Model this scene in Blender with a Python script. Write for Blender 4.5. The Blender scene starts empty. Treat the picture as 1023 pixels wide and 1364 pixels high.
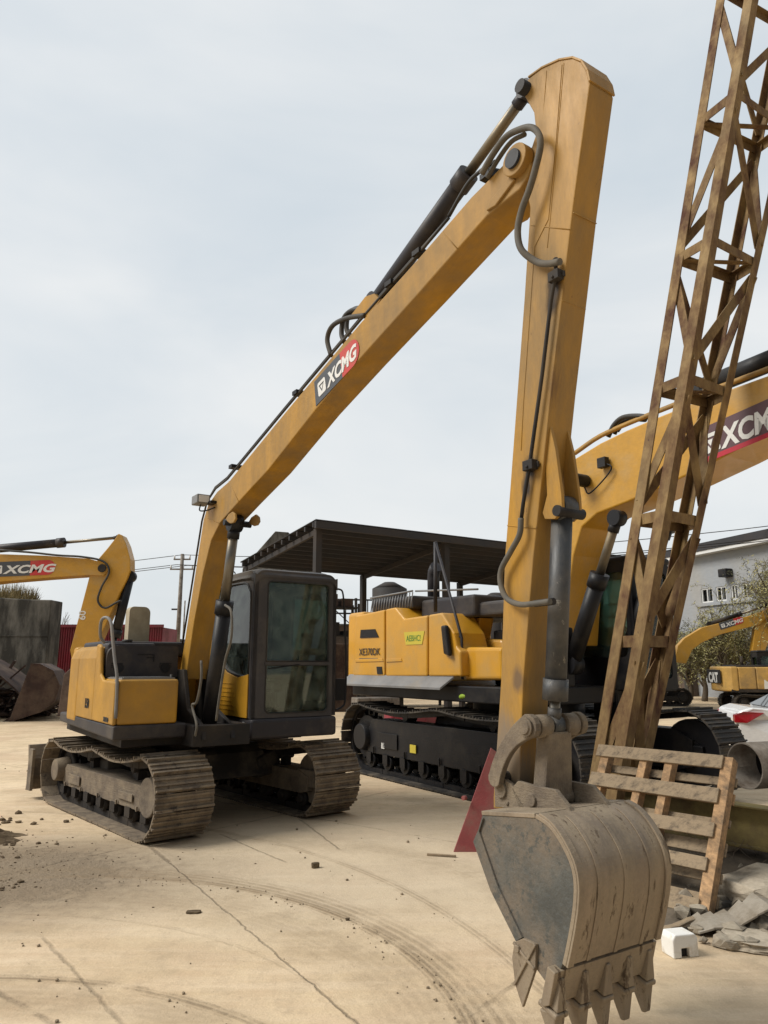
import bpy, bmesh, math, random
from mathutils import Vector, Matrix
random.seed(7)
R = math.radians
sc = bpy.context.scene
COL = sc.collection

# ------------------------------------------------------------------ camera numbers
FPX = 985.0; TH = math.atan(203/985); CH = 1.8
CT, ST = math.cos(TH), math.sin(TH)
def ray(x, y):
    u = (x-511.5)/FPX; v = (682-y)/FPX
    return (u, CT-v*ST, ST+v*CT)
def gnd(x, y, z=0.0):                      # where a sight line meets a level plane
    r = ray(x, y); t = (z-CH)/r[2]
    return Vector((r[0]*t, r[1]*t, z))
def at(x, y, d):                           # point on a sight line at ground distance d
    r = ray(x, y); t = d/r[1]
    return Vector((r[0]*t, d, CH+r[2]*t))
class Frame:                               # a machine's own axes: x forward, y to its left, z up
    def __init__(s, cx, cy, h):
        s.c = (cx, cy); h = R(h)
        s.F = (math.sin(h), -math.cos(h)); s.L = (math.cos(h), math.sin(h))
        s.cf = -(cx*s.F[0]+cy*s.F[1]); s.cl = -(cx*s.L[0]+cy*s.L[1])
        s.rz = math.atan2(s.F[1], s.F[0])
    def loc(s, r): return (r[0]*s.F[0]+r[1]*s.F[1], r[0]*s.L[0]+r[1]*s.L[1], r[2])
    def onl(s, x, y, l=0.0):
        r = s.loc(ray(x, y)); t = (l-s.cl)/r[1]; return (s.cf+t*r[0], CH+t*r[2])
    def onf(s, x, y, f=0.0):
        r = s.loc(ray(x, y)); t = (f-s.cf)/r[0]; return (s.cl+t*r[1], CH+t*r[2])

# ------------------------------------------------------------------ materials
def srgb(r, g, b):
    f = lambda c: (c/255/12.92) if c <= 10 else ((c/255+0.055)/1.055)**2.4
    return (f(r), f(g), f(b))
def nodes(m):
    m.use_nodes = True
    return m.node_tree.nodes, m.node_tree.links
def c4(c): return (c[0], c[1], c[2], 1)
def mat(name, base, rough=.6, metal=0., var=.18, scale=2.5, dirt=None, amt=.4, dscale=1.6, stretch=(1, 1, 1),
        bump=.15, bscale=30, chip=None, chipamt=.3, coat=0., spec=.5, spots=()):
    m = bpy.data.materials.new(name); N, K = nodes(m)
    b = N['Principled BSDF']
    tc = N.new('ShaderNodeTexCoord'); mp = N.new('ShaderNodeMapping')
    mp.inputs['Scale'].default_value = stretch
    K.new(tc.outputs['Object'], mp.inputs['Vector'])
    def noise(s, d=6, r=.6, src=mp):
        n = N.new('ShaderNodeTexNoise'); n.inputs['Scale'].default_value = s
        n.inputs['Detail'].default_value = d; n.inputs['Roughness'].default_value = r
        K.new(src.outputs[0], n.inputs['Vector']); return n
    def ramp(src, lo, hi):
        r = N.new('ShaderNodeMapRange'); r.inputs['From Min'].default_value = lo
        r.inputs['From Max'].default_value = hi; K.new(src, r.inputs['Value']); return r.outputs[0]
    def mix(f, a, c, mode='MIX'):
        x = N.new('ShaderNodeMix'); x.data_type = 'RGBA'; x.blend_type = mode
        if isinstance(f, float): x.inputs[0].default_value = f
        else: K.new(f, x.inputs[0])
        for i, v in ((6, a), (7, c)):
            if isinstance(v, tuple): x.inputs[i].default_value = c4(v)
            else: K.new(v, x.inputs[i])
        return x.outputs[2]
    n1 = noise(scale)
    col = mix(ramp(n1.outputs[0], .3, .7), tuple(c*(1-var) for c in base), tuple(min(1, c*(1+var)) for c in base))
    rg = None
    if dirt:
        n2 = noise(dscale, 9, .68)
        f = ramp(n2.outputs[0], .62-amt*.5, .82-amt*.35)
        col = mix(f, col, dirt); rg = f
    n3 = noise(bscale*2.2, 4, .7, tc)
    col = mix(.35, col, mix(ramp(n3.outputs[0], .3, .7), tuple([.55]*3), tuple([1.]*3)), 'MULTIPLY')
    if chip:
        n4 = noise(9, 8, .75)
        col = mix(ramp(n4.outputs[0], .73-chipamt*.28, .79-chipamt*.28), col, chip)
    for sx, sy, sz, sr, sc_ in spots:                      # grease and rust stains round fittings
        mp2 = N.new('ShaderNodeMapping'); mp2.vector_type = 'POINT'; mp2.inputs['Location'].default_value = (-sx/sr, -sy/sr, -sz/sr*.55); mp2.inputs['Scale'].default_value = (1/sr, 1/sr, .55/sr)
        K.new(tc.outputs['Object'], mp2.inputs['Vector']); ln = N.new('ShaderNodeVectorMath'); ln.operation = 'LENGTH'; K.new(mp2.outputs[0], ln.inputs[0])
        nn = noise(14, 6, .75, tc); ad = N.new('ShaderNodeMath'); ad.operation = 'MULTIPLY_ADD'; ad.inputs[1].default_value = 1.3; K.new(nn.outputs[0], ad.inputs[0]); K.new(ln.outputs['Value'], ad.inputs[2])
        col = mix(ramp(ad.outputs[0], 1.75, 1.1), col, sc_)
    K.new(col, b.inputs['Base Color'])
    b.inputs['Metallic'].default_value = metal
    if rg is not None:
        rr = N.new('ShaderNodeMapRange'); rr.inputs['To Min'].default_value = rough
        rr.inputs['To Max'].default_value = min(1, rough+.35); K.new(rg, rr.inputs['Value'])
        K.new(rr.outputs[0], b.inputs['Roughness'])
    else: b.inputs['Roughness'].default_value = rough
    b.inputs['Specular IOR Level'].default_value = spec
    if coat: b.inputs['Coat Weight'].default_value = coat
    if bump:
        nb = noise(bscale, 6, .65, tc); bp = N.new('ShaderNodeBump')
        bp.inputs['Strength'].default_value = bump; bp.inputs['Distance'].default_value = .012
        K.new(nb.outputs[0], bp.inputs['Height']); K.new(bp.outputs[0], b.inputs['Normal'])
    return m
def glass(name, tint, gloss=.12, rough=.03, op=.5):
    m = bpy.data.materials.new(name); N, K = nodes(m); N.remove(N['Principled BSDF'])
    out = N['Material Output']
    tr = N.new('ShaderNodeBsdfTransparent'); tr.inputs[0].default_value = c4(tint)
    gl = N.new('ShaderNodeBsdfGlossy'); gl.inputs['Roughness'].default_value = rough
    df = N.new('ShaderNodeBsdfDiffuse'); df.inputs[0].default_value = (.27, .34, .30, 1)
    tc = N.new('ShaderNodeTexCoord'); n = N.new('ShaderNodeTexNoise'); n.inputs['Scale'].default_value = 6
    n.inputs['Detail'].default_value = 9; n.inputs['Roughness'].default_value = .7
    K.new(tc.outputs['Object'], n.inputs[0])
    mr = N.new('ShaderNodeMapRange'); mr.inputs['From Min'].default_value = .35; mr.inputs['From Max'].default_value = .8
    mr.inputs['To Max'].default_value = op; K.new(n.outputs[0], mr.inputs['Value'])
    m1 = N.new('ShaderNodeMixShader'); K.new(mr.outputs[0], m1.inputs[0]); K.new(tr.outputs[0], m1.inputs[1]); K.new(df.outputs[0], m1.inputs[2])
    fr = N.new('ShaderNodeFresnel'); fr.inputs[0].default_value = 1.5
    ad = N.new('ShaderNodeMath'); ad.operation = 'ADD'; ad.inputs[1].default_value = gloss; K.new(fr.outputs[0], ad.inputs[0])
    m2 = N.new('ShaderNodeMixShader'); K.new(ad.outputs[0], m2.inputs[0]); K.new(m1.outputs[0], m2.inputs[1]); K.new(gl.outputs[0], m2.inputs[2])
    K.new(m2.outputs[0], out.inputs['Surface'])
    return m

DUST = (.30, .22, .13); MUD = (.13, .095, .062); RUST = (.13, .05, .022)
OLD_Y = mat('weathered yellow paint', (.49, .252, .022), .42, spec=.4, dirt=(.36, .205, .055), amt=.36, dscale=1.1, chip=(.10, .05, .025), chipamt=.1, bump=.06)
ARM_Y = mat('dusty boom paint', (.43, .225, .026), .42, spec=.35, var=.22, dirt=(.27, .175, .075), amt=.44, dscale=1.3, stretch=(1.6, 1.6, .5), chip=(.11, .055, .028), chipamt=.27, bump=.07)
NEW_Y = mat('fresh yellow paint', (.64, .32, .025), .33, var=.08, dirt=(.50, .30, .09), amt=.26, bump=.02, coat=.2)
NEW_A = mat('fresh boom paint', (.54, .285, .032), .36, var=.08, dirt=(.46, .29, .10), amt=.25, bump=.03, coat=.1)
PAST_Y = mat('pale faded yellow paint', (.56, .34, .09), .5, dirt=(.3, .2, .09), amt=.35)
CHAR = mat('charcoal grey paint', (.030, .028, .033), .5, spec=.35, dirt=(.11, .09, .07), amt=.27, dscale=1.3, bump=.08)
CABC = mat('cab frame grey paint', (.055, .051, .053), .5, spec=.4, dirt=(.15, .13, .105), amt=.42, dscale=.9, bump=.07)
BLACK = mat('black steel', (.010, .010, .012), .45, spec=.3, dirt=(.045, .038, .03), amt=.22)
DARK = mat('dark greasy steel', (.017, .015, .015), .6, spec=.3, dirt=(.07, .055, .04), amt=.36)
RUBB = mat('black hose rubber', (.018, .018, .018), .55, dirt=(.09, .075, .055), amt=.35)
HOSE = mat('dusty sleeved hose', (.085, .078, .065), .7, dirt=(.17, .15, .12), amt=.45, dscale=6)
MUDS = mat('mud caked steel', (.135, .105, .078), .85, dirt=(.25, .20, .14), amt=.5, dscale=5, bump=.7, bscale=18)
SHOE = mat('dried mud on track shoes', (.145, .112, .08), .8, var=.35, dirt=(.28, .22, .15), amt=.46, dscale=6, bump=.6, bscale=22, chip=(.09, .07, .052), chipamt=.6)
SHOED = mat('dark track shoes', (.035, .032, .03), .6, spec=.35, dirt=(.15, .125, .095), amt=.36, dscale=3, bump=.3)
CHROME = mat('cylinder rod chrome', (.20, .19, .17), .32, metal=.9, dirt=(.25, .20, .13), amt=.45, bump=.03)
BUCK = mat('earth worn bucket steel', (.255, .20, .145), .52, metal=.25, var=.35, scale=3.5, stretch=(1, 1.6, .4), dirt=(.36, .29, .20), amt=.5, dscale=4.5, bump=.35, bscale=14, chip=(.12, .085, .055), chipamt=.6)
BUCKS = mat('grey scraped bucket side', (.105, .108, .10), .55, metal=.3, var=.3, scale=5, dirt=(.26, .20, .14), amt=.34, dscale=1.8, bump=.6, bscale=20, chip=(.095, .095, .085), chipamt=.7)
CYLG = mat('bucket cylinder grey', (.040, .043, .047), .45, dirt=(.13, .115, .095), amt=.36, dscale=3, bump=.2, chip=(.26, .24, .20), chipamt=.42)
LATT = mat('rusty ochre lattice paint', (.27, .175, .065), .75, var=.35, scale=3, dirt=(.075, .03, .018), amt=.47, dscale=3.2, stretch=(1, 1, .55), bump=.35, bscale=26, chip=(.06, .028, .018), chipamt=.35)
RUSTM = mat('rusted scrap steel', (.05, .026, .02), .75, var=.4, dirt=(.16, .115, .085), amt=.4, dscale=1.5, bump=.5, bscale=10)
WHITEP = mat('white sign paint', (.74, .74, .72), .55, var=.05, bump=0)
REDP = mat('red sign paint', (.55, .035, .035), .5, var=.08, bump=0, dirt=(.4, .12, .08), amt=.2)
GREYP = mat('dark grey sign paint', (.065, .07, .08), .5, var=.08, bump=0)
BLKP = mat('black sign paint', (.02, .02, .022), .5, var=.05, bump=0)
YELP = mat('yellow sticker', (.62, .50, .05), .5, var=.05, bump=0)
GREENP = mat('green cloth', (.28, .42, .03), .7, var=.15)
BEIGE = mat('dusty beige air cleaner box', (.42, .36, .25), .75, dirt=(.25, .21, .14), amt=.35)
RAIL = mat('grey painted tube', (.20, .20, .20), .45, dirt=(.28, .23, .17), amt=.3)
WOOD = mat('raw pallet pine', (.46, .28, .14), .8, var=.3, scale=4, stretch=(6, 1, 6), dirt=(.16, .115, .075), amt=.4, dscale=2.2, bump=.3, bscale=30)
WOODG = mat('weathered pallet board', (.40, .30, .19), .85, var=.3, scale=3, stretch=(1, 6, 6), dirt=(.115, .09, .065), amt=.45, dscale=3, bump=.35, bscale=30)
CONC = mat('stained block concrete', (.29, .27, .23), .9, var=.45, scale=1.6, dirt=(.05, .047, .04), amt=.72, dscale=1.3, stretch=(1, 1, .3), chip=(.12, .11, .09), chipamt=.5, bump=.6, bscale=3)
SLAB = mat('broken concrete slab', (.50, .43, .33), .9, dirt=(.20, .165, .12), amt=.35, dscale=4, bump=.9, bscale=9)
CLOD = mat('dark damp mud', (.115, .082, .052), .95, spec=.2, dirt=(.23, .175, .11), amt=.4, dscale=6, bump=.9, bscale=14)
TYRE = mat('tyre rubber', (.02, .02, .02), .7, dirt=(.07, .06, .045), amt=.35)
CARW = mat('white car paint', (.80, .80, .80), .22, var=.02, dirt=(.62, .58, .50), amt=.22, bump=0, coat=.6)
FOAM = mat('white foam', (.82, .81, .77), .75, var=.05, dirt=(.55, .47, .35), amt=.25, dscale=9, bump=.2)
REDPL = mat('faded red steel plate', (.30, .062, .062), .6, var=.2, dirt=(.24, .14, .11), amt=.4, dscale=3, bump=.25)
BEAM = mat('olive beam paint', (.21, .165, .055), .65, var=.2, dirt=(.10, .07, .04), amt=.42, dscale=3)
PIPEM = mat('galvanised pipe with dust', (.25, .22, .185), .65, metal=.2, dirt=(.13, .10, .075), amt=.4, dscale=4, bump=.3)
GLASS = glass('green tinted cab glass', (.58, .74, .68), .03, .03, .34)
DGLASS = glass('dark car glass', (.05, .06, .07), .12, .02, .05)
WALLP = mat('pale grey rendered wall', (.33, .355, .385), .9, var=.06, scale=.3, dirt=(.36, .35, .33), amt=.35, dscale=.3, stretch=(1, 1, .3), bump=.1)
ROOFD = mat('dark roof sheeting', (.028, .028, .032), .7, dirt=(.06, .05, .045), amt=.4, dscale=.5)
REDC = mat('corrugated red container paint', (.26, .025, .04), .6, dirt=(.17, .06, .06), amt=.35, dscale=.8)
BRICK = mat('dull brick infill', (.15, .105, .08), .9, dirt=(.08, .07, .06), amt=.45, dscale=.8)
TLIGHT = mat('red tail light lens', (.30, .008, .012), .15, var=.2, scale=12, bump=0, coat=.6)
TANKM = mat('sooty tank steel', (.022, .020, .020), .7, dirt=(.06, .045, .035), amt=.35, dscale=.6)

# ------------------------------------------------------------------ mesh builder
def spline(pts, n=8):
    P = [Vector(p) for p in pts]; P = [P[0]*2-P[1]]+P+[P[-1]*2-P[-2]]; out = []
    for i in range(1, len(P)-2):
        a, b, c, d = P[i-1:i+3]
        for k in range(n):
            t = k/n
            out.append(.5*((2*b)+(c-a)*t+(2*a-5*b+4*c-d)*t*t+(3*b-a-3*c+d)*t**3))
    out.append(P[-2]); return out
class MB:
    def __init__(s): s.b = bmesh.new()
    def face(s, vs, mi=0):
        try:
            f = s.b.faces.new(vs); f.material_index = mi; return f
        except ValueError: return None
    def hexa(s, p, mi=0):
        v = [s.b.verts.new(Vector(q)) for q in p]
        for q in ((0,3,2,1),(4,5,6,7),(0,1,5,4),(1,2,6,5),(2,3,7,6),(3,0,4,7)): s.face([v[i] for i in q], mi)
        return s
    def box(s, x0, x1, y0, y1, z0, z1, mi=0, M=None):
        p = [(x0,y0,z0),(x1,y0,z0),(x1,y1,z0),(x0,y1,z0),(x0,y0,z1),(x1,y0,z1),(x1,y1,z1),(x0,y1,z1)]
        if M is not None: p = [M@Vector(q) for q in p]
        return s.hexa(p, mi)
    def prism(s, prof, lo, hi, ax='y', mi=0, M=None):
        def mk(a, b, t):
            v = Vector((a, t, b)) if ax == 'y' else Vector((t, a, b)) if ax == 'x' else Vector((a, b, t))
            return M@v if M is not None else v
        A = [s.b.verts.new(mk(a, b, lo)) for a, b in prof]; B = [s.b.verts.new(mk(a, b, hi)) for a, b in prof]
        s.face(A, mi); s.face(B[::-1], mi); n = len(prof)
        for i in range(n): s.face([A[i], B[i], B[(i+1) % n], A[(i+1) % n]], mi)
        return s
    def tube(s, pts, r, seg=10, cap=True, mi=0, smooth=True):
        P = [Vector(p) for p in pts]; rr = r if isinstance(r, (list, tuple)) else [r]*len(P)
        rings = []; up = None
        for i, p in enumerate(P):
            d = (P[min(i+1, len(P)-1)]-P[max(i-1, 0)]).normalized()
            if up is None: up = d.orthogonal().normalized()
            up = (up-d*up.dot(d)); up = up.normalized() if up.length > 1e-6 else d.orthogonal().normalized()
            w = d.cross(up)
            rings.append([s.b.verts.new(p+(up*math.cos(2*math.pi*k/seg)+w*math.sin(2*math.pi*k/seg))*rr[i]) for k in range(seg)])
        for i in range(len(P)-1):
            for k in range(seg):
                f = s.face([rings[i][k], rings[i][(k+1) % seg], rings[i+1][(k+1) % seg], rings[i+1][k]], mi)
                if f: f.smooth = smooth
        if cap: s.face(rings[0][::-1], mi); s.face(rings[-1], mi)
        return s
    def bar(s, a, b, w, t=None, up=(0, 0, 1), mi=0):          # rectangular bar
        a, b = Vector(a), Vector(b); t = w if t is None else t
        d = (b-a).normalized(); u = Vector(up); u = (u-d*u.dot(d))
        u = u.normalized() if u.length > 1e-5 else d.orthogonal().normalized(); w_ = d.cross(u)
        return s.hexa([a-u*t/2-w_*w/2, a-u*t/2+w_*w/2, a+u*t/2+w_*w/2, a+u*t/2-w_*w/2,
                       b-u*t/2-w_*w/2, b-u*t/2+w_*w/2, b+u*t/2+w_*w/2, b+u*t/2-w_*w/2], mi)
    def angle(s, a, b, w, t, n1, n2, mi=0):                    # L section: legs along n1 and n2
        a, b = Vector(a), Vector(b); d = (b-a).normalized()
        n1 = Vector(n1); n1 = (n1-d*n1.dot(d)).normalized(); n2 = Vector(n2); n2 = (n2-d*n2.dot(d)).normalized()
        pr = [Vector((0,0,0)), n1*w, n1*w+n2*t, n1*t+n2*t, n1*t+n2*w, n2*w]
        A = [s.b.verts.new(a+q) for q in pr]; B = [s.b.verts.new(b+q) for q in pr]
        s.face(A, mi); s.face(B[::-1], mi)
        for i in range(6): s.face([A[i], B[i], B[(i+1) % 6], A[(i+1) % 6]], mi)
        return s
    def plate(s, outer, holes, lo, hi, ax='x', mi=0, M=None):  # plate with holes
        def mk(a, b, t):
            v = Vector((a, t, b)) if ax == 'y' else Vector((t, a, b)) if ax == 'x' else Vector((a, b, t))
            return M@v if M is not None else v
        t = bmesh.new(); es = []
        for lp in [outer]+list(holes):
            vs = [t.verts.new((a, b, 0)) for a, b in lp]
            for i in range(len(vs)): es.append(t.edges.new((vs[i], vs[(i+1) % len(vs)])))
        r = bmesh.ops.triangle_fill(t, edges=es, use_beauty=True)
        t.verts.index_update()
        A = {v: s.b.verts.new(mk(v.co.x, v.co.y, lo)) for v in t.verts}
        B = {v: s.b.verts.new(mk(v.co.x, v.co.y, hi)) for v in t.verts}
        for f in t.faces:
            s.face([A[v] for v in f.verts], mi); s.face([B[v] for v in reversed(f.verts)], mi)
        for e in es:
            a, b = e.verts; s.face([A[a], A[b], B[b], B[a]], mi)
        t.free(); return s
    def ball(s, c, r, sub=2, jit=0., mi=0, sc_=(1, 1, 1)):
        q = bmesh.ops.create_icosphere(s.b, subdivisions=sub, radius=1)
        for v in q['verts']:
            k = 1+random.uniform(-jit, jit)
            v.co = Vector(c)+Vector((v.co.x*r*sc_[0]*k, v.co.y*r*sc_[1]*k, v.co.z*r*sc_[2]*k))
        return s
    def build(s, name, mats, parent=None, bevel=0., seg=2, norm=True):
        if norm: bmesh.ops.recalc_face_normals(s.b, faces=s.b.faces)
        me = bpy.data.meshes.new(name); s.b.to_mesh(me); s.b.free()
        for m in (mats if isinstance(mats, (list, tuple)) else [mats]): me.materials.append(m)
        o = bpy.data.objects.new(name, me); COL.objects.link(o)
        if parent: o.parent = parent
        if bevel:
            bv = o.modifiers.new('bevel', 'BEVEL'); bv.width = bevel; bv.segments = seg; bv.limit_method = 'ANGLE'; bv.angle_limit = R(35)
        return o
def rrect(x0, x1, z0, z1, r, n=5, rs=None):
    rs = rs or (r, r, r, r); out = []
    for (cx, cz, a0, q) in ((x1, z0, -90, rs[1]), (x1, z1, 0, rs[2]), (x0, z1, 90, rs[3]), (x0, z0, 180, rs[0])):
        px = cx-q if cx == x1 else cx+q; pz = cz+q if cz == z0 else cz-q
        for k in range(n+1):
            a = R(a0+90*k/n); out.append((px+q*math.cos(a), pz+q*math.sin(a)))
    return out
def thing(name, label, cat, loc=(0, 0, 0), rz=0., group=None):
    o = bpy.data.objects.new(name, None); COL.objects.link(o); o.empty_display_size = .3
    o.location = loc; o.rotation_euler = (0, 0, rz); o['label'] = label; o['category'] = cat
    if group: o['group'] = group
    return o
def tag(o, label=None, cat=None, group=None, kind=None):
    if label: o['label'] = label
    if cat: o['category'] = cat
    if group: o['group'] = group
    if kind: o['kind'] = kind
    return o
def text(name, s, size, org, xdir, ydir, m, parent, bold=.012, shear=.0, sx=1., depth=.002, align='LEFT'):
    cu = bpy.data.curves.new('lettering', 'FONT'); cu.body = s; cu.size = size; cu.extrude = depth
    cu.offset = bold*size; cu.shear = shear; cu.align_x = align; cu.resolution_u = 3
    t = bpy.data.objects.new('lettering', cu); COL.objects.link(t)
    bpy.context.view_layer.update()
    me = bpy.data.meshes.new_from_object(t.evaluated_get(bpy.context.evaluated_depsgraph_get()))
    bpy.data.objects.remove(t); bpy.data.curves.remove(cu)
    X = Vector(xdir).normalized(); Y = Vector(ydir); Y = (Y-X*Y.dot(X)).normalized(); Z = X.cross(Y)
    M = Matrix(((X.x*sx, Y.x, Z.x, org[0]), (X.y*sx, Y.y, Z.y, org[1]), (X.z*sx, Y.z, Z.z, org[2]), (0, 0, 0, 1)))
    me.transform(M); me.materials.clear(); me.materials.append(m)
    o = bpy.data.objects.new(name, me); COL.objects.link(o)
    if parent: o.parent = parent
    return o
def brand_decal(parent, org, ang, L, Ht, side=-1, reverse_end=True):
    """boom decal: dark grey band ending in a red patch, a white shield and white slanted letters.
    org=(f,l,z) lower left corner; runs along angle ang in the boom's side plane, facing -l"""
    f0, l0, z0 = org; X = Vector((math.cos(ang), 0, math.sin(ang))); Z = Vector((-math.sin(ang), 0, math.cos(ang)))
    M = Matrix(((X.x, 0, Z.x, f0), (0, 1, 0, l0), (X.z, 0, Z.z, z0), (0, 0, 0, 1)))
    g = MB(); k = .62*L
    g.prism([(.0, 0), (k, 0), (k, Ht), (.02*L, Ht)], -.003, 0, mi=0, M=M)
    rr = [(k, 0)]+[(L-Ht*.5+Ht*.5*math.cos(R(a)), Ht*.5+Ht*.5*math.sin(R(a))) for a in range(-90, 91, 18)]+[(k, Ht)]
    g.prism(rr, -.003, 0, mi=1, M=M)
    d = g.build('decal', [GREYP, REDP], parent)
    s = Ht*.56; q = MB(); a0 = Ht*.28; b0 = Ht*.2
    c = (a0+s/2, b0+s/2)
    q.plate(rrect(a0, a0+s, b0, b0+s, s*.15), [[(a0+s*.14, b0+s*.78), (a0+s*.5, b0+s*.16), (a0+s*.86, b0+s*.78)]], -.006, -.0035, ax='y', M=M)
    q.prism([(a0+s*.32, b0+s*.66), (a0+s*.5, b0+s*.34), (a0+s*.68, b0+s*.66)], -.006, -.0035, M=M)
    q.build('emblem', WHITEP, d)
    o = M@Vector((a0+s*1.25, -.005, b0))
    text('lettering', 'XCMG', s*1.32, o, X, Z, WHITEP, d, bold=.035, shear=.25, sx=(L-a0-s*1.45-Ht*.3)/(s*1.32*2.62))
    return d

# ------------------------------------------------------------------ tracks
def track_path(x0, x1, r0, r1, zc0, zc1, sag=.05, n=14):
    pts = []
    for k in range(n+1):                                    # front idler, from bottom to top
        a = R(-90+180*k/n); pts.append((x1+r1*math.cos(a), zc1+r1*math.sin(a)))
    m = 26
    for k in range(1, m):
        t = k/m; x = x1+(x0-x1)*t; z = (zc1+r1)*(1-t)+(zc0+r0)*t
        pts.append((x, z-sag*abs(math.sin(t*math.pi*2.0))-sag*.15))
    for k in range(n+1):
        a = R(90+180*k/n); pts.append((x0+r0*math.cos(a), zc0+r0*math.sin(a)))
    for k in range(1, 40):
        t = k/40; pts.append((x0+(x1-x0)*t, (zc0-r0)*(1-t)+(zc1-r1)*t))
    return pts
def shoes(pts, yc, w, pitch, th=.02, grouse=.028):
    P = [Vector((a, 0, b)) for a, b in pts]; P.append(P[0].copy())
    seg = [(P[i+1]-P[i]).length for i in range(len(P)-1)]; tot = sum(seg); n = round(tot/pitch); pitch = tot/n
    def pt(s):
        s %= tot
        for i, q in enumerate(seg):
            if s <= q: return P[i].lerp(P[i+1], s/q)
            s -= q
        return P[-1].copy()
    g = MB(); ln = MB()
    for k in range(n):
        a, b = pt(k*pitch), pt((k+1)*pitch); d = (b-a).normalized(); c = (a+b)/2; nz = Vector((d.z, 0, -d.x))
        nz = -nz if False else nz
        hl = (b-a).length*.5*.96; jit = random.uniform(-.004, .004)
        M = Matrix(((d.x, 0, nz.x, c.x), (0, 1, 0, yc+jit), (d.z, 0, nz.z, c.z), (0, 0, 0, 1)))
        g.box(-hl, hl, -w/2, w/2, 0, th, M=M)
        for gx, gh in ((-.80, 1.15), (-.08, .55), (.62, .55)):
            g.box(hl*gx-.010, hl*gx+.010, -w/2+.004, w/2-.004, th, th+grouse*gh, M=M)
        for yy in (-.1, .1): ln.box(-hl*1.02, hl*1.02, yy-.022, yy+.022, -.075, -.002, M=M)
    return g, ln
def crawler(parent, name, yc, w, half, r, pitch, mS, mF, mR, out, xo=0., sag=.05, rollers=7, frame_h=.2, top_roll=2):
    """one track: belt and everything it runs on. out=+1/-1 = outer side"""
    zc = r+.03
    pts = track_path(-half+r, half-r, r*.96, r, zc*.98, zc, sag)
    g, ln = shoes(pts, yc, w, pitch)
    tr = g.build(name, mS, parent); ln.build('track_chain', mR, tr)
    ri = r-.08
    def wheel(x, z, rad, wd, nm, mm, hub=.35):
        q = MB()
        for s in (-1, 1):
            q.tube([(x, yc+s*wd*.12, z), (x, yc+s*wd*.5, z)], rad, 26)
            q.tube([(x, yc+s*wd*.5, z), (x, yc+s*(wd*.5+.03), z)], rad*hub, 14)
        q.tube([(x, yc-wd*.2, z), (x, yc+wd*.2, z)], rad*.75, 20)
        if nm == 'drive_sprocket':
            for k in range(15):
                a = 2*math.pi*k/15; c = Vector((-half+r+ri*.8*math.cos(a), yc, zc+ri*.8*math.sin(a)))
                q.box(-.035, .035, -.035, .035, -.03, .03, M=Matrix.Translation(c)@Matrix.Rotation(-a, 4, 'Y'))
        return q.build(nm, mm, tr)
    wheel(half-r, zc, ri*.92, .2, 'idler_wheel', mF)
    wheel(-half+r, zc, ri*.7, .2, 'drive_sprocket', mR)
    fr = MB(); fh = frame_h; z0 = r*.62; yo = w*.36
    prof = [(-half+r*1.25, z0), (half-r*1.35, z0), (half-r*.95, z0+fh*.15), (half-r*.9, z0+fh*.95), (half-r*1.4, z0+fh*1.25), (-half+r*1.5, z0+fh*1.25), (-half+r*1.2, z0+fh*.7)]
    fr.prism(prof, yc-w*.28, yc+w*.30)
    fr.box(-half+r*1.9, -half+r*2.9, yc+out*w*.30, yc+out*(w*.30+.012), z0+fh*.25, z0+fh*.8)
    fr.box(half-r*3.1, half-r*2.1, yc+out*w*.30, yc+out*(w*.30+.012), z0+fh*.35, z0+fh*.75)
    for k in range(5): fr.box(-half+r*1.6+k*(2*half-3.4*r)/4, -half+r*1.6+k*(2*half-3.4*r)/4+.03, yc+out*w*.30, yc+out*(w*.30+.02), z0, z0+fh*.25)
    fr.build('track_frame', mF, tr, bevel=.012)
    # axle block closing the frame at the idler, seen as a round cap
    cp = MB(); cp.box(half-r*1.55, half-r*.65, yc-w*.26, yc+w*.27, zc-.1, zc+.1)
    cp.build('idler_yoke', mF, tr, bevel=.015)
    dc = MB(); dc.tube([(half-r*.98, yc+out*w*.30, zc), (half-r*.98, yc+out*w*.37, zc)], r*.50, 28); dc.build('idler_cap', mF, tr, bevel=.01)
    fm = MB(); fm.tube([(-half+r, yc+out*.1, zc), (-half+r, yc+out*w*.42, zc)], [ri*.5, ri*.42], 22)
    fm.build('travel_motor', mF, tr, bevel=.01)
    for k in range(rollers):
        x = -half+r*1.35+(2*half-2.7*r)*k/(rollers-1); q = MB(); z = .03+.145*r/.4
        q.tube([(x, yc-w*.24, z), (x, yc-w*.1, z)], .085*r/.4, 14); q.tube([(x, yc+w*.1, z), (x, yc+w*.24, z)], .085*r/.4, 14)
        q.tube([(x, yc-w*.3, z), (x, yc+w*.32, z)], .045*r/.4, 10)
        q.box(x-.07, x+.07, yc+out*w*.24, yc+out*w*.31, z-.02, z0+.01)
        q.build('track_roller', mR, tr)
    for k in range(top_roll):
        x = -half*.38+k*half*.76; q = MB(); z = 2*zc-.16-sag*.7
        q.tube([(x, yc-.1, z), (x, yc+.1, z)], .05*r/.4, 14); q.box(x-.05, x+.05, yc-.05, yc+.05, z0+fh*1.1, z-.03)
        q.build('carrier_roller', mR, tr)
    return tr
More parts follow.
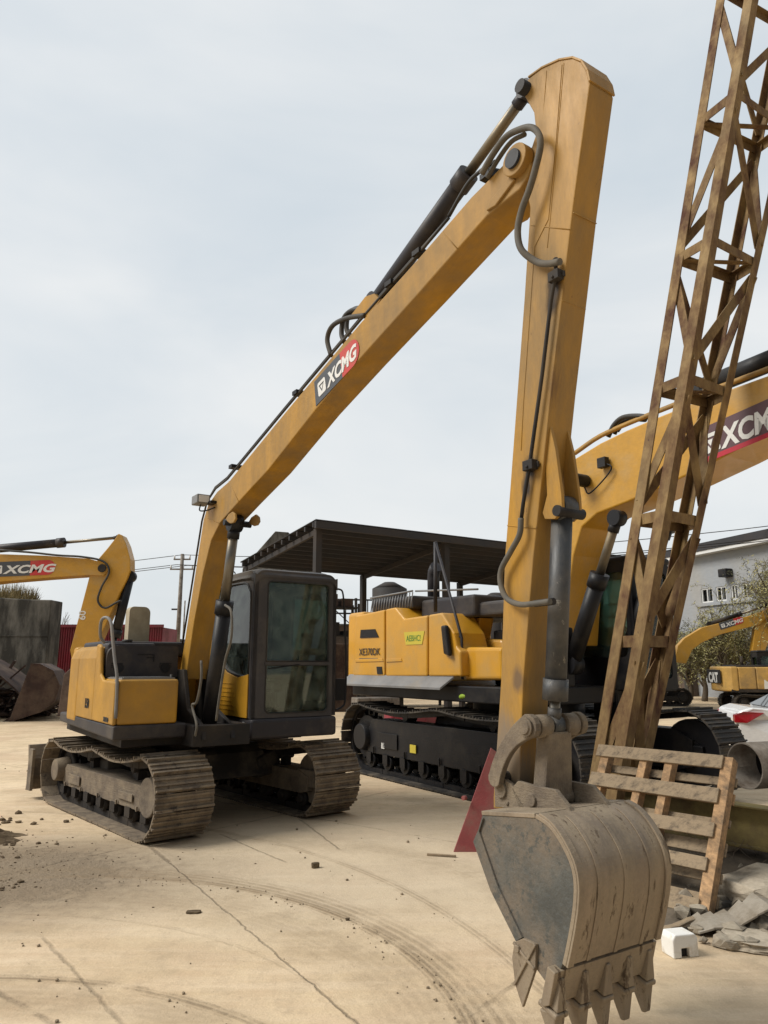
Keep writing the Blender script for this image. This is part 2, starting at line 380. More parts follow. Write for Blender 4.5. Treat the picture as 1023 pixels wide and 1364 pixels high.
def hyd(parent, a, b, rb, rr, frac, mb, mr, nm='cylinder', eye=1.3):
    a, b = Vector(a), Vector(b); d = b-a; m = a+d*frac
    g = MB(); g.tube([a+d.normalized()*rb*.8, m], rb, 18); g.tube([m-d.normalized()*rb*1.6, m+d.normalized()*.02], rb*1.18, 18)
    L = Vector((0, 1, 0)); g.tube([a-L*rb*.9, a+L*rb*.9], rb*eye, 16)
    o = g.build(nm, mb, parent)
    r = MB(); r.tube([m, b], rr, 14); r.build('piston_rod', mr, o)
    e = MB(); e.tube([b-L*rr*1.3, b+L*rr*1.3], rr*1.75, 16); e.tube([b-d.normalized()*rr*3.2, b-d.normalized()*rr*1.2], rr*1.25, 14); e.build('rod_eye', mb, o)
    return o


# ================================================================== MAIN EXCAVATOR
M = Frame(-2.75, 9.85, 33.5)
ex = thing('excavator', 'long armed yellow crawler excavator with charcoal cab, its worn bucket hanging in the foreground',
           'excavator', (M.c[0], M.c[1], 0), M.rz)
UR = R(7.5)
for yc, out in ((-.65, -1), (1.33, 1)):
    t = crawler(ex, 'crawler_track', yc, .66, 1.82, .40, .178, SHOE, MUDS, DARK, out, sag=.085, rollers=7, frame_h=.21)
    t.rotation_euler.z = UR
g = MB()                                    # carbody between the tracks
g.prism([(-.75, .42), (.75, .42), (.6, .70), (.42, .80), (-.42, .80), (-.6, .70)], -.35, 1.05)
for sx in (-1, 1):
    for y0, y1 in ((-.62, -.2), (.9, 1.3)): g.hexa([(sx*.55-.16, y0, .38), (sx*.55+.16, y0, .38), (sx*.45+.16, y1, .42), (sx*.45-.16, y1, .42),
                                                    (sx*.55-.16, y0, .62), (sx*.55+.16, y0, .62), (sx*.45+.16, y1, .74), (sx*.45-.16, y1, .74)])
c = g.build('carbody', SHOED, ex, bevel=.02); c.rotation_euler.z = UR
g = MB(); g.tube([(0, .34, .80), (0, .34, .93)], .62, 40); g.tube([(0, .34, .84), (0, .34, .88)], .66, 40)
g.build('slew_ring', DARK, ex)
# dozer blade at the tail of the undercarriage
g = MB(); prof = [(-2.36, .12), (-2.30, .30), (-2.33, .52), (-2.42, .70), (-2.48, .70), (-2.42, .5), (-2.39, .30), (-2.44, .10)]
g.prism(prof, -1.12, 1.8)
g.box(-2.35, -2.18, -1.14, -1.10, .12, .66); g.box(-2.35, -2.18, 1.78, 1.82, .12, .66)
b = g.build('dozer_blade', MUDS, ex, bevel=.006); b.location = (.28, .10, 0)
q = MB()
for y in (-.1, .8): q.prism([(-2.3, .2), (-.7, .38), (-.7, .55), (-2.3, .45)], y-.06, y+.06)
q.box(-2.3, -2.2, -.3, 1.0, .2, .5); q.build('push_arm', MUDS, b)
b.rotation_euler.z = UR
# --- upper structure deck
FF = 1.5
lr, _ = M.onf(150, 978, FF); zt = 1.64
g = MB()
g.prism([(FF, 1.02), (FF+.02, 1.17), (-1.35, 1.17), (-1.35, 1.05)], lr, -.30)
g.build('deck_skirt', CHAR, ex, bevel=.02)
g = MB(); g.box(-1.5, 1.35, -.95, 1.2, .93, 1.06); g.box(.4, 1.72, -.30, .36, .93, 1.15)
for y in (-.20, .13): g.prism([(.3, 1.05), (1.75, 1.0), (1.7, 1.14), (1.2, 1.3), (1.0, 1.74), (.72, 1.74), (.55, 1.3)], y, y+.05)
g.build('swing_frame', DARK, ex, bevel=.008)
# toolbox step in front of the tank
l0, zb = M.onf(157, 958, FF); l1, _ = M.onf(236, 958, FF); _, zt = M.onf(200, 905, FF)
g = MB(); g.prism([(l0-.01, 1.172), (l1, 1.172), (l1, zt), (l0-.01, zt)], .75, FF, ax='x')
tb = g.build('tool_box', OLD_Y, ex, bevel=.03, seg=3)
g = MB(); g.box(.80, FF-.06, l0+.03, l1-.03, zt+.001, zt+.016)
for k in range(9): g.box(.84+k*.07, .86+k*.07, l0+.05, l1-.05, zt+.016, zt+.024)
g.build('step_plate', RAIL, tb)
g = MB(); g.box(FF+.001, FF+.004, l0+.06, l0+.26, 1.19, 1.25)
# yellow side panels and rounded counterweight (one shell each)
zr = 2.03
def shell(name, x0, x1, ya, yb, z0, z1, r, m, bev=.05):
    g = MB(); g.box(x0, x1, ya, yb, z0, z1); return g.build(name, m, ex, bevel=bev, seg=4)
g = MB(); pr = [(.55, 1.172), (FF-.005, 1.172), (FF-.005, zt-.02), (.95, zt-.01), (.80, zt+.05), (.72, zr-.03), (.66, zr), (.55, zr)]
g.prism(pr, lr-.012, l0-.012); sp = g.build('front_corner_panel', OLD_Y, ex, bevel=.02, seg=3)
g = MB(); g.prism([(lr-.01, 1.172), (-.42, 1.172), (-.42, zr-.02), (lr+.12, zr-.01), (lr+.03, zr-.05), (lr-.01, zr-.16)], -.35, .545, ax='x')
g.build('side_door', OLD_Y, ex, bevel=.015)
g = MB(); g.prism([(lr-.01, 1.09), (1.25, 1.09), (1.25, zr-.02), (lr+.12, zr-.01), (lr+.03, zr-.05), (lr-.01, zr-.16)], -.36, -.9, ax='x')
cw = []
for k in range(13):
    a = R(-90+180*k/12)
    cw.append((-.905-.75*math.cos(a)**.6 if math.cos(a) > 1e-6 else -.905, .12+1.15*math.sin(a)))
g.prism(cw, 1.02, zr+.0, ax='z'); g.build('counterweight', OLD_Y, ex, bevel=.05, seg=3)
# charcoal front grille of the tank
a0, za = M.onf(138, 905, .8); a1, _ = M.onf(236, 905, .8); _, zc_ = M.onf(190, 860, .8)
g = MB(); g.plate(rrect(a0+.02, a1, zt+.01, zc_, .04, rs=(.01, .01, .05, .13)), [], .70, .79, ax='x')
gr = g.build('grille_panel', CHAR, ex, bevel=.015)
q = MB()
for zz in (.30, .36, .42):
    q.box(.791, .797, a0+.07, a0+.20, zt+zz*.35+.02, zt+zz*.35+.028); q.box(.791, .797, a1-.22, a1-.08, zt+zz*.35+.02, zt+zz*.35+.028)
q.box(.791, .80, a0+.36, a0+.56, zt+.27, zt+.278); q.box(.791, .80, a0+.47, a0+.56, zt+.235, zt+.243); q.box(.791, .80, a0+.548, a0+.56, zt+.19, zt+.27)
q.tube([(.79, a0+.16, zt+.12), (.803, a0+.16, zt+.12)], .055, 16); q.tube([(.79, a1-.15, zt+.12), (.803, a1-.15, zt+.12)], .055, 16)
q.build('vent', BLACK, gr)
g = MB(); g.box(.3, .7, -1.0, -.45, 1.9, zr+.02); g.box(-.85, .3, -.95, .3, 1.9, zr+.05); g.build('engine_hood', CHAR, ex, bevel=.03)
g = MB(); g.tube([(.55, -.75, zr+.02), (.55, -.75, zr+.06)], .06, 14); g.build('tank_cap', BLACK, ex)
# engine bay next to the boom: pipes, valve block
g = MB(); g.box(-.3, .45, -.42, -.16, 1.2, 1.86)
g.tube(spline([(.5, -.32, 1.2), (.55, -.33, 1.6), (.45, -.3, 1.85), (.2, -.3, 1.9)]), .022); g.tube(spline([(.6, -.26, 1.2), (.66, -.27, 1.55), (.5, -.25, 1.8), (.2, -.22, 1.84)]), .02)
g.tube(spline([(1.25, -.36, 1.06), (1.1, -.36, 1.5), (1.0, -.34, 1.68)]), .016)
g.build('hydraulic_lines', RUBB, ex)
# beige air cleaner box
b0, zq = M.onf(170, 855, -.1); b1, _ = M.onf(198, 855, -.1); _, zq1 = M.onf(184, 808, -.1)
g = MB(); g.plate(rrect(b0, b1, zr+.05, zq1, .05, rs=(.01, .01, .08, .06)), [], -.28, -.1, ax='x'); g.build('air_cleaner', BEIGE, ex, bevel=.02)
# grab rail and mirror
pp = [(154, 957), (156, 905), (153, 880), (150, 850), (148, 830), (143, 823), (137, 824), (134, 832), (134, 848), (139, 856)]
P = []
for i, (x, y) in enumerate(pp):
    f = FF+.03-max(0, i-1)*.055; l, z = M.onf(x, y, f); P.append((f, l, z))
g = MB(); g.tube(spline(P, 5), .017, 10); g.tube([P[1], (P[1][0]-.12, P[1][1]+.02, P[1][2]-.02)], .014)
g.build('grab_rail', RAIL, ex)
text('model_lettering', '150', .15, (.15, lr-.014, 1.30), (1, 0, 0), (0, 0, 1), DARK, ex, bold=.03)
text('model_lettering', 'XE150D', .062, (1.12, lr-.016, 1.20), (1, 0, 0), (0, 0, 1), BLKP, ex, bold=.04)

# --- cab
cl0, cz0 = M.onf(333, 980, FF); cl1, _ = M.onf(446, 980, FF); _, cz1 = M.onf(390, 762, FF)
wz = lambda y: M.onf(390, y, FF)[1]; wl = lambda x: M.onf(x, 900, FF)[0]
sk = wz(955)                                  # top of skirt
cr = -.35                                     # rear of the cab
g = MB(); lo = wz(982); g.box(cr, FF+.03, cl0-.005, cl1+.01, lo, sk-.004)
skirt = g.build('cab_skirt', CHAR, ex, bevel=.04, seg=3)
g = MB()
win = rrect(wl(354), wl(437), wz(882)+.012, wz(776), .05, rs=(.01, .01, .05, .05))
win2 = rrect(wl(354), wl(437), wz(949), wz(886)-.0, .05, rs=(.07, .07, .01, .01))
g.plate(rrect(cl0, cl1, sk, cz1, .1, rs=(.01, .01, .13, .13), n=7), [win, win2], FF-.06, FF, ax='x')
g.plate(rrect(cl0+.02, cl1-.02, sk, cz1-.02, .1, rs=(.01, .01, .13, .13)), [rrect(cl0+.12, cl1-.12, 1.75, cz1-.16, .06)], cr, cr+.05, ax='x')
# near side: wing window with a swept lower edge
side = [(FF-.10, sk+.50), (FF-.10, cz1-.36), (FF-.16, cz1-.22), (FF-.30, cz1-.14), (.55, cz1-.13), (.30, cz1-.16), (.22, cz1-.3), (.25, sk+1.0), (.42, sk+.72), (.75, sk+.55), (1.1, sk+.485), (FF-.16, sk+.48)]
so = [(FF, sk), (FF, cz1-.13), (FF-.05, cz1-.05), (FF-.13, cz1), (cr+.1, cz1), (cr, cz1-.1), (cr, sk)]
g.plate(so, [side], cl0, cl0+.05, ax='y')
door = [(FF-.10, sk+.15), (FF-.10, cz1-.2), (.35, cz1-.2), (.30, sk+.75), (.55, sk+.15)]
g.plate(so, [door], cl1-.05, cl1, ax='y')
g.box(cr, FF-.06, cl0+.05, cl1-.05, sk, sk+.05)
g.box(FF-.03, FF+.012, wl(352), wl(439), wz(885.5), wz(882.5)+.006)
cab = g.build('cab_frame', CABC, ex, bevel=.012, seg=2)
g = MB()
st_ = [(FF+.014, .0, -.085), (FF+.004, .0, -.03), (FF-.03, .0, .005), (FF-.12, -.0, .03), (FF-.4, 0, .045), (cr+.3, 0, .045), (cr+.05, .0, .01), (cr-.006, .0, -.06)]
rg_ = []
for f_, ins, dz_ in st_:
    pr_ = rrect(cl0-.006+ins, cl1+.006-ins, wz(768), cz1+dz_, .1, rs=(.01, .01, .15, .15), n=6); rg_.append([g.b.verts.new((f_, a, b)) for a, b in pr_])
for i in range(len(rg_)-1):
    for k in range(len(rg_[0])): f_ = g.face([rg_[i][k], rg_[i][(k+1) % len(rg_[0])], rg_[i+1][(k+1) % len(rg_[0])], rg_[i+1][k]]); f_.smooth = True
g.face(rg_[0]); g.face(rg_[-1][::-1]); g.build('cab_roof', CABC, ex)
def pane(nm, poly, t0, t1, ax, par=None): return MB().prism(poly, t0, t1, ax=ax).build(nm, GLASS, par or ex)
pane('windscreen', rrect(wl(354)-.01, wl(437)+.01, wz(882), wz(776)+.01, .05), FF-.035, FF-.03, 'x')
pane('lower_windscreen', rrect(wl(354)-.01, wl(437)+.01, wz(949)-.01, wz(885), .05), FF-.037, FF-.032, 'x')
pane('side_window', [(a*1.0, b) for a, b in side], cl0+.02, cl0+.025, 'y')
pane('rear_window', rrect(cl0+.11, cl1-.11, 1.74, cz1-.15, .06), cr+.02, cr+.025, 'x')
pane('door_window', door, cl1-.03, cl1-.025, 'y')
g = MB(); g.tube(spline([(a, cl0-.004, b) for a, b in side+side[:1]], 3), .012, 6); g.tube([(FF+.004, l, z) for l, z in win+win[:1]], .008, 6); g.tube([(FF+.004, l, z) for l, z in win2+win2[:1]], .008, 6)
g.build('window_seal', RUBB, cab)
# yellow panel under the wing window
g = MB(); g.prism([(-.45, sk+.0), (FF-.085, sk+.0), (FF-.085, sk+.50), (1.1, sk+.46), (.75, sk+.52), (.42, sk+.68), (.25, sk+.93), (-.45, sk+.93)], cl0-.018, cl0-.002)
pl = g.build('lower_side_panel', OLD_Y, ex, bevel=.006)
q = MB()
for k in range(7): q.box(.25+.02*k, 1.05-.05*(k % 3), cl0-.024, cl0-.017, sk+.07+k*.052, sk+.077+k*.052)
q.build('panel_louvre', OLD_Y, pl)
g = MB(); g.box(FF-.22, FF-.16, cl0-.008, cl0-.0055, sk-.12, sk-.05); g.build('sticker', WHITEP, skirt)
cm = (cl0+cl1)/2                            # seat and controls
g = MB(); g.box(.15, .65, cm-.25, cm+.25, 1.45, 1.6); g.prism([(.1, 1.55), (.26, 1.55), (.12, 2.25), (-.02, 2.25)], cm-.24, cm+.24); g.prism([(.04, 2.25), (.12, 2.25), (.1, 2.45), (.02, 2.45)], cm-.14, cm+.14)
g.box(.2, .6, cm-.2, cm+.2, 1.15, 1.45); g.build('seat', BLACK, ex, bevel=.04)
g = MB(); g.box(.5, .9, cm-.42, cm-.28, 1.15, 1.72); g.box(.5, .9, cm+.28, cm+.42, 1.15, 1.72); g.box(1.0, 1.15, cm-.45, cm-.3, 1.15, 2.0)
for y in (-.35, .35): g.tube([(.85, cm+y, 1.7), (.92, cm+y, 1.92)], .018); g.ball((.93, cm+y, 1.95), .035, 1)
for y in (-.1, .1): g.tube([(1.0, cm+y, 1.15), (1.1, cm+y, 1.55)], .014); g.box(1.05, 1.22, cm+y-.05, cm+y+.05, 1.15, 1.19)
g.build('control_console', CHAR, ex, bevel=.01)
g = MB(); g.tube([(FF-.02, cl0+.22, 1.75), (FF+.02, cl0+.6, 1.8)], .006); g.build('wiper', BLACK, ex)
# grab rail beyond the cab door, and its mirror
pr = [(445, 786), (452, 785), (457, 792), (459, 830), (461, 880), (460, 930), (456, 941), (447, 946)]
g = MB(); g.tube(spline([(FF-.04, )+M.onf(x, y, FF-.04) for x, y in pr], 5), .012, 8); g.build('door_rail', BLACK, ex)
g = MB(); g.box(FF-.25, FF-.2, cl1+.12, cl1+.26, 1.35, 1.62); g.tube([(FF-.22, cl1, 1.5), (FF-.22, cl1+.14, 1.5)], .01); g.build('mirror', BLACK, ex, bevel=.01)
g = MB(); g.tube([(-.2, cl0+.35, cz1+.04), (-.2, cl0+.35, cz1+.12)], .03, 10); g.tube(spline([(.3, cl0+.15, cz1+.04), (.3, cl0+.15, cz1+.1), (.3, cl0+.22, cz1+.1), (.3, cl0+.22, cz1+.04)], 4), .008, 6)
g.build('roof_hook', BLACK, ex)

# --- boom
BW = .13
up = [(238, 905), (248, 840), (259, 770), (271, 692), (277, 672), (289, 655), (305, 641), (380, 549), (480, 430), (560, 341), (628, 262), (650, 240), (682, 207), (693, 202), (704, 208), (707, 220), (703, 234)]
dn = [(692, 252), (649, 287), (560, 388), (480, 477), (420, 546), (357, 626), (318, 668), (293, 696), (281, 720), (270, 765), (258, 830), (247, 905)]
prof = [M.onl(x, y, -BW) for x, y in up+dn]
boom = MB().prism(prof, -BW, BW).build('boom', ARM_Y, ex, bevel=.01)
g = MB()                                     # flange lips, knee casting, tip bosses, wear rib
kp = [M.onl(x, y, -BW) for x, y in [(292, 694), (301, 678), (316, 667), (326, 676), (328, 694), (320, 708), (308, 711), (298, 704)]]
kc = M.onl(309, 690, -BW)
for s in (-1, 1): g.prism([(a*.36+kc[0]*.64, b*.36+kc[1]*.64) for a, b in kp], s*(BW-.005), s*(BW+.02))
tipf, tipz = M.onl(692, 216, -BW)
for s in (-1, 1):
    g.tube([(tipf, s*(BW-.02), tipz), (tipf, s*(BW+.05), tipz)], .105, 22)
rib = [M.onl(x, y, -BW) for x, y in [(655, 268), (682, 236), (688, 240), (662, 275), (650, 282)]]
for s in (-1, 1): g.prism(rib, s*(BW-.002), s*(BW+.018))
g.build('boom_casting', ARM_Y, boom, bevel=.006)
g = MB(); g.tube([(tipf, -BW-.07, tipz), (tipf, BW+.07, tipz)], .062, 18); g.tube([(M.onl(313, 697, -.03)[0], -BW-.03, M.onl(313, 697, -.03)[1]), (M.onl(313, 697, -.03)[0], BW+.03, M.onl(313, 697, -.03)[1])], .036, 14)
g.build('pivot_pin', BLACK, boom)
g = MB()
for a_, b_ in (((305, 641), (318, 668)), ((276, 690), (292, 697)), ((590, 310), (610, 332))):
    p_, q_ = M.onl(*a_, -BW), M.onl(*b_, -BW); g.tube([(p_[0], -BW-.001, p_[1]), (q_[0], -BW-.001, q_[1])], .004, 5)
g.build('weld_bead', ARM_Y, boom)
# decal
o = M.onl(421, 541, -BW-.004); e = M.onl(478, 480, -BW-.004); ang = math.atan2(e[1]-o[1], e[0]-o[0])
brand_decal(ex, (o[0], -BW-.003, o[1]), ang, math.hypot(e[0]-o[0], e[1]-o[1])*1.04, .25)
# boom cylinders
for l in (-.03,):
    b = M.onl(313, 697, l); a = M.onl(276, 985, l)
    hyd(ex, (a[0], l, a[1]+.02), (b[0], l, b[1]), .085, .055, .63, BLACK, CHROME, 'boom_cylinder')
g = MB(); q = spline([(M.onl(x, y, -.15)[0], -.15, M.onl(x, y, -.15)[1]) for x, y in [(300, 806), (308, 815), (308, 850), (300, 880), (292, 930), (288, 960)]], 5); g.tube(q, .014)
q = spline([(M.onl(x, y, -.3)[0], -.3, M.onl(x, y, -.3)[1]) for x, y in [(268, 880), (268, 905), (262, 935), (256, 940), (262, 965), (260, 980)]], 5); g.tube(q, .014)
g.build('cylinder_hose', HOSE, ex)
# arm cylinder on top of the boom
a = M.onl(500, 404, 0); b = M.onl(703, 121, 0)
hyd(ex, (a[0], 0, a[1]), (b[0], 0, b[1]), .068, .036, .66, CHAR, CHROME, 'arm_cylinder')
g = MB(); pa = [M.onl(x, y, 0) for x, y in [(478, 420), (500, 392), (512, 388), (520, 396), (505, 420)]]
for s in (-1, 1): g.prism([(f, z-.05) for f, z in pa], s*.07, s*.10)
g.build('cylinder_bracket', ARM_Y, ex)
def onlp(pts, l): return [(M.onl(x, y, l)[0], l, M.onl(x, y, l)[1]) for x, y in pts]
g = MB()
for l, pts in ((-.07, [(489, 413), (470, 413), (458, 424), (455, 445), (460, 458)]), (-.10, [(487, 420), (462, 424), (443, 434), (436, 452), (441, 474)]), (.04, [(489, 411), (474, 411), (464, 420), (462, 440), (470, 450)])):
    g.tube(spline(onlp(pts, l), 6), .022)
g.build('looped_hose', RUBB, ex)
g = MB()                                     # steel lines along the boom back
for l, off in ((-.10, 0), (-.06, 2), (.02, 1)):
    g.tube(onlp([(243, 858), (257, 770), (269, 694), (276, 668), (287, 651-off), (303, 638-off), (380, 545-off), (480, 426-off), (555, 341-off), (598, 290)], l), .012, 8)
g.tube(spline(onlp([(598, 288), (622, 246), (640, 228), (660, 215)], -.09), 5), .014, 8)
g.build('boom_line', RUBB, ex)
g = MB()
for x, y in ((398, 524), (523, 379), (312, 622), (560, 338), (652, 236)):
    f, z = M.onl(x, y, -.08); g.box(f-.045, f+.045, -.13, .08, z-.02, z+.02)
g.tube([(M.onl(646, 232, -.1)[0], -.1, M.onl(646, 232, -.1)[1]), (M.onl(655, 225, -.1)[0], .1, M.onl(655, 225, -.1)[1]+.0)], .05, 12)
g.build('line_clamp', BLACK, ex)
# work lamp on the boom knee
f, z = M.onl(273, 667, -.2)
g = MB(); g.box(f-.1, f+.1, -.33, -.17, z-.055, z+.055); lamp = g.build('work_lamp', RAIL, ex, bevel=.012)
q = MB(); q.box(f+.1, f+.104, -.31, -.19, z-.04, z+.04); q.build('lamp_lens', WHITEP, lamp)
q = MB(); q.tube(spline([(f, -.25, z-.05), (f-.02, -.25, z-.12), (f+.08, -.2, z-.13), (f+.16, -.13, z-.1)], 5), .008); q.box(f+.05, f+.2, -.2, -.12, z-.06, z-.03); q.build('lamp_bracket', BLACK, lamp)

# --- stick (dipper arm)
SW = .103
lf = [(763, 77), (745, 80), (722, 90), (707, 102), (698, 112), (696, 124), (703, 136), (711, 150), (714, 178), (708, 196), (690, 205), (683, 218), (688, 234), (702, 258), (706, 277), (698, 400), (689, 520), (680, 640), (672, 746), (667, 907), (657, 1062), (657, 1077)]
rt = [(690, 1077), (697, 907), (710, 746), (734, 520), (763, 277), (785.6, 112), (782, 95), (774, 82)]
prof = [M.onl(x, y, -SW) for x, y in lf+rt]
def spot(x, y, r, c=(.035, .022, .012), l=None):
    l = -SW if l is None else l; f, z = M.onl(x, y, l); return (f, l, z, r, c)
STK = mat('stained stick paint', (.42, .220, .027), .42, spec=.35, var=.22, dirt=(.27, .175, .075), amt=.46, dscale=1.3, stretch=(1.6, 1.6, .5), chip=(.10, .05, .028), chipamt=.32, bump=.07,
    spots=[spot(738, 382, .07), spot(734, 405, .05), spot(706, 625, .055), spot(702, 650, .05), spot(752, 470, .07, (.10, .055, .03)), spot(747, 520, .10, (.12, .065, .035)), spot(800, 118, .05, (.06, .04, .025)),
           spot(690, 905, .05, (.16, .10, .05)), spot(672, 1000, .13, (.22, .165, .11)), spot(690, 1040, .14, (.20, .15, .10)), spot(722, 860, .12, (.15, .10, .06))])
stick = MB().prism(prof, -SW, SW).build('stick', STK, ex, bevel=.007)
g = MB()                                     # cap strip, weld seams, cylinder lug, doubler plate
cap = [M.onl(x, y, -SW) for x, y in [(704, 103), (722, 90), (745, 79.5), (763, 76.5), (775, 81), (783, 94), (786, 108)]]
for i in range(len(cap)-1): g.bar((cap[i][0], 0, cap[i][1]), (cap[i+1][0], 0, cap[i+1][1]), 2*SW+.014, .012, up=(0, 0, 1))
for pts in ([(728, 94), (720, 200), (711, 345), (697, 540), (694, 600)], [(751, 84), (742, 190), (733, 290), (729, 330)]):
    g.tube([(f, l-.0, z) for f, l, z in onlp(pts, -SW-.0005)], .004, 5)
g.prism([M.onl(x, y, -SW) for x, y in [(730, 96), (749, 86), (741, 190), (731, 292), (712, 330), (716, 250), (723, 160)]], -SW-.004, -SW)
ear = [M.onl(x, y, -.05) for x, y in [(737, 566), (745, 600), (753, 660), (754, 682), (744, 692), (731, 692), (728, 684), (734, 660), (732, 620)]]
for s in (-1, 1): g.prism(ear, s*.058 if s < 0 else .062, s*.082)
g.build('stick_lug', ARM_Y, stick, bevel=.004)
g = MB()
for ya, yb in (((763, 283), (785, 287)), ((748, 400), (776, 404))):
    a_ = M.onl(*ya, -SW); g.tube([(a_[0]+.001, -SW+.004, a_[1]), (a_[0]+.001, SW-.004, a_[1])], .0035, 5)
for a_, b_ in (((707, 300), (760, 306)), ((676, 700), (714, 704))):
    p_, q_ = M.onl(*a_, -SW), M.onl(*b_, -SW); g.tube([(p_[0], -SW-.001, p_[1]), (q_[0], -SW-.001, q_[1])], .0035, 5)
g.build('weld_bead', STK, stick)
g = MB()
f, z = M.onl(701, 119, -SW); g.tube([(f, -SW-.06, z), (f, SW+.06, z)], .045, 14)
f, z = M.onl(741, 680, -.1); g.tube([(f, -.10, z), (f, .11, z)], .032, 14)
f, z = M.onl(664, 1036, -.17); g.tube([(f, -.19, z), (f, .19, z)], .034, 14); E1 = (f, z)
g.build('stick_pin', DARK, stick)
hs = onlp([(640, 231), (655, 205), (672, 182), (690, 172), (706, 169), (716, 178), (718, 195), (712, 222), (704, 250), (693, 280), (688, 308), (693, 332), (706, 345), (722, 348), (738, 345)], -.2)
hs = [(f, -.19 if i < 12 else -.15, z) for i, (f, l, z) in enumerate(hs)]
g = MB(); g.tube(spline(hs, 6), .021, 10); g.tube(spline([(f, l+.05, z-.01) for f, l, z in hs[:4]], 4), .016)
g.tube(spline(onlp([(694, 690), (692, 712), (680, 735), (668, 758), (667, 778), (675, 797), (692, 805), (712, 804), (733, 801)], -.15), 6), .017, 10)
g.build('arm_hose', HOSE, ex)
g = MB(); g.tube(onlp([(741, 347), (739, 372), (734, 400), (722, 500), (706, 615), (697, 670), (694, 694)], -.135), .0115, 10)
g.tube(onlp([(712, 804), (738, 801)], -.12), .02, 8)
g.build('arm_pipe', DARK, ex)
g = MB()
for x, y in ((740, 368), (706, 620)):
    f, z = M.onl(x, y, -.135); g.box(f-.04, f+.04, -.16, -.11, z-.03, z+.03); g.box(f-.055, f+.055, -.125, -.11, z-.018, z+.018); g.tube([(f, -.17, z-.012), (f, -.15, z-.012)], .01, 6)
f, z = M.onl(741, 347, -.135); g.ball((f, -.14, z), .022, 1)
g.build('pipe_clamp', DARK, ex, bevel=.004)
# bucket cylinder
a = M.onl(749, 678, 0); b = M.onl(738, 966, 0)
hyd(ex, (a[0], 0, a[1]), (b[0], 0, b[1]), .060, .030, .87, CYLG, CHROME, 'bucket_cylinder')
# linkage
P2 = (b[0], b[1])
g = MB()
def link(p, q, w0, w1, bow, y0, y1, nm, m):
    g = MB(); d = Vector((q[0]-p[0], 0, q[1]-p[1])); L = d.length; d.normalize(); n = Vector((-d.z, 0, d.x)); pr = []
    P_ = Vector((p[0], 0, p[1])); k = 10
    for i in range(k+1):
        t = i/k; o = P_+d*(L*t)+n*(bow*4*t*(1-t)+(w0*(1-t)+w1*t)*(1-.25*math.sin(math.pi*t))); pr.append((o.x, o.z))
    for i in range(1, 6):
        a = math.pi*i/6; o = P_+d*L+(n*math.cos(a)+d*math.sin(a))*w1; pr.append((o.x, o.z))
    for i in range(k+1):
        t = 1-i/k; o = P_+d*(L*t)+n*(bow*4*t*(1-t)-(w0*(1-t)+w1*t)*(1-.25*math.sin(math.pi*t))); pr.append((o.x, o.z))
    for i in range(1, 6):
        a = math.pi+math.pi*i/6; o = P_+(n*math.cos(a)+d*math.sin(a))*w0; pr.append((o.x, o.z))
    g.prism(pr, y0, y1); return g.build(nm, m, ex, bevel=.005)
link(E1, P2, .05, .068, .045, -.205, -.165, 'side_link', MUDS)
link(E1, P2, .05, .068, .045, .165, .205, 'side_link', MUDS)
BE = (M.onl(736, 1062, 0))
g = MB(); g.tube([(P2[0], -.235, P2[1]), (P2[0], .235, P2[1])], .036, 16); g.tube([(P2[0], -.15, P2[1]), (P2[0], -.06, P2[1])], .062, 18); g.tube([(P2[0], .06, P2[1]), (P2[0], .15, P2[1])], .062, 18)
g.tube([(P2[0], -.215, P2[1]), (P2[0], -.225, P2[1])], .05, 16)
g.build('link_pin', MUDS, ex)
g = MB(); g.hexa([(BE[0]-.05, -.11, BE[1]), (BE[0]+.05, -.11, BE[1]), (BE[0]+.05, .11, BE[1]), (BE[0]-.05, .11, BE[1]),
                  (P2[0]-.05, -.09, P2[1]-.03), (P2[0]+.05, -.09, P2[1]-.03), (P2[0]+.05, .09, P2[1]-.03), (P2[0]-.05, .09, P2[1]-.03)])
g.tube([(BE[0], -.125, BE[1]), (BE[0], .125, BE[1])], .055, 16); g.build('bucket_link', MUDS, ex, bevel=.015)

# --- bucket
BH = .337; BN = .375; BO = -.036
sp_ = [(641, 1086), (712, 1090), (727, 1100), (739, 1114), (752, 1137), (760, 1158), (763, 1180), (762, 1205), (759, 1228), (754, 1256), (748, 1284)]
lip = [(735, 1322), (712, 1290)]; opn = [(688, 1254), (654, 1186), (631, 1121)]
SP = [M.onl(x, y, -BN-.005) for x, y in sp_]; LP = [M.onl(x, y, -BN-.005) for x, y in lip]; OP = [M.onl(x, y, -BN-.005) for x, y in opn]
g = MB()
for s in (-1, 1): g.prism(SP+LP+OP, s*(BH-.022), s*BH)
bk = g.build('bucket_side', BUCKS, ex, bevel=.003); 
cen = Vector((sum(p[0] for p in SP)/len(SP), sum(p[1] for p in SP)/len(SP)))
def strip(g, pts, th, y0, y1, off=0.):
    P_ = [Vector(p) for p in pts]; A = []; B = []
    for i, p in enumerate(P_):
        d = (P_[min(i+1, len(P_)-1)]-P_[max(i-1, 0)]).normalized(); n = Vector((-d.y, d.x))
        A.append(tuple(p+n*(off+th))); B.append(tuple(p+n*off))
    g.prism(A+B[::-1], y0, y1)
fine = [tuple(v.to_2d()) for v in [Vector((p[0], p[1], 0)) for p in []]]
S3 = [ (v.x, v.z) for v in spline([(a, 0, b) for a, b in SP[1:]], 4)]
g = MB(); strip(g, [SP[0], SP[1]], .022, -BH-.004, BH+.004, 0.0); strip(g, S3, .022, -BH-.004, BH+.004, 0.0)
for f in g.b.faces: f.smooth = False
bs = g.build('bucket_shell', BUCK, ex, bevel=.003)
g = MB()
for y in (-.19, 0.0, .19): strip(g, S3[3:], .005, y-.013, y+.013, .0221)
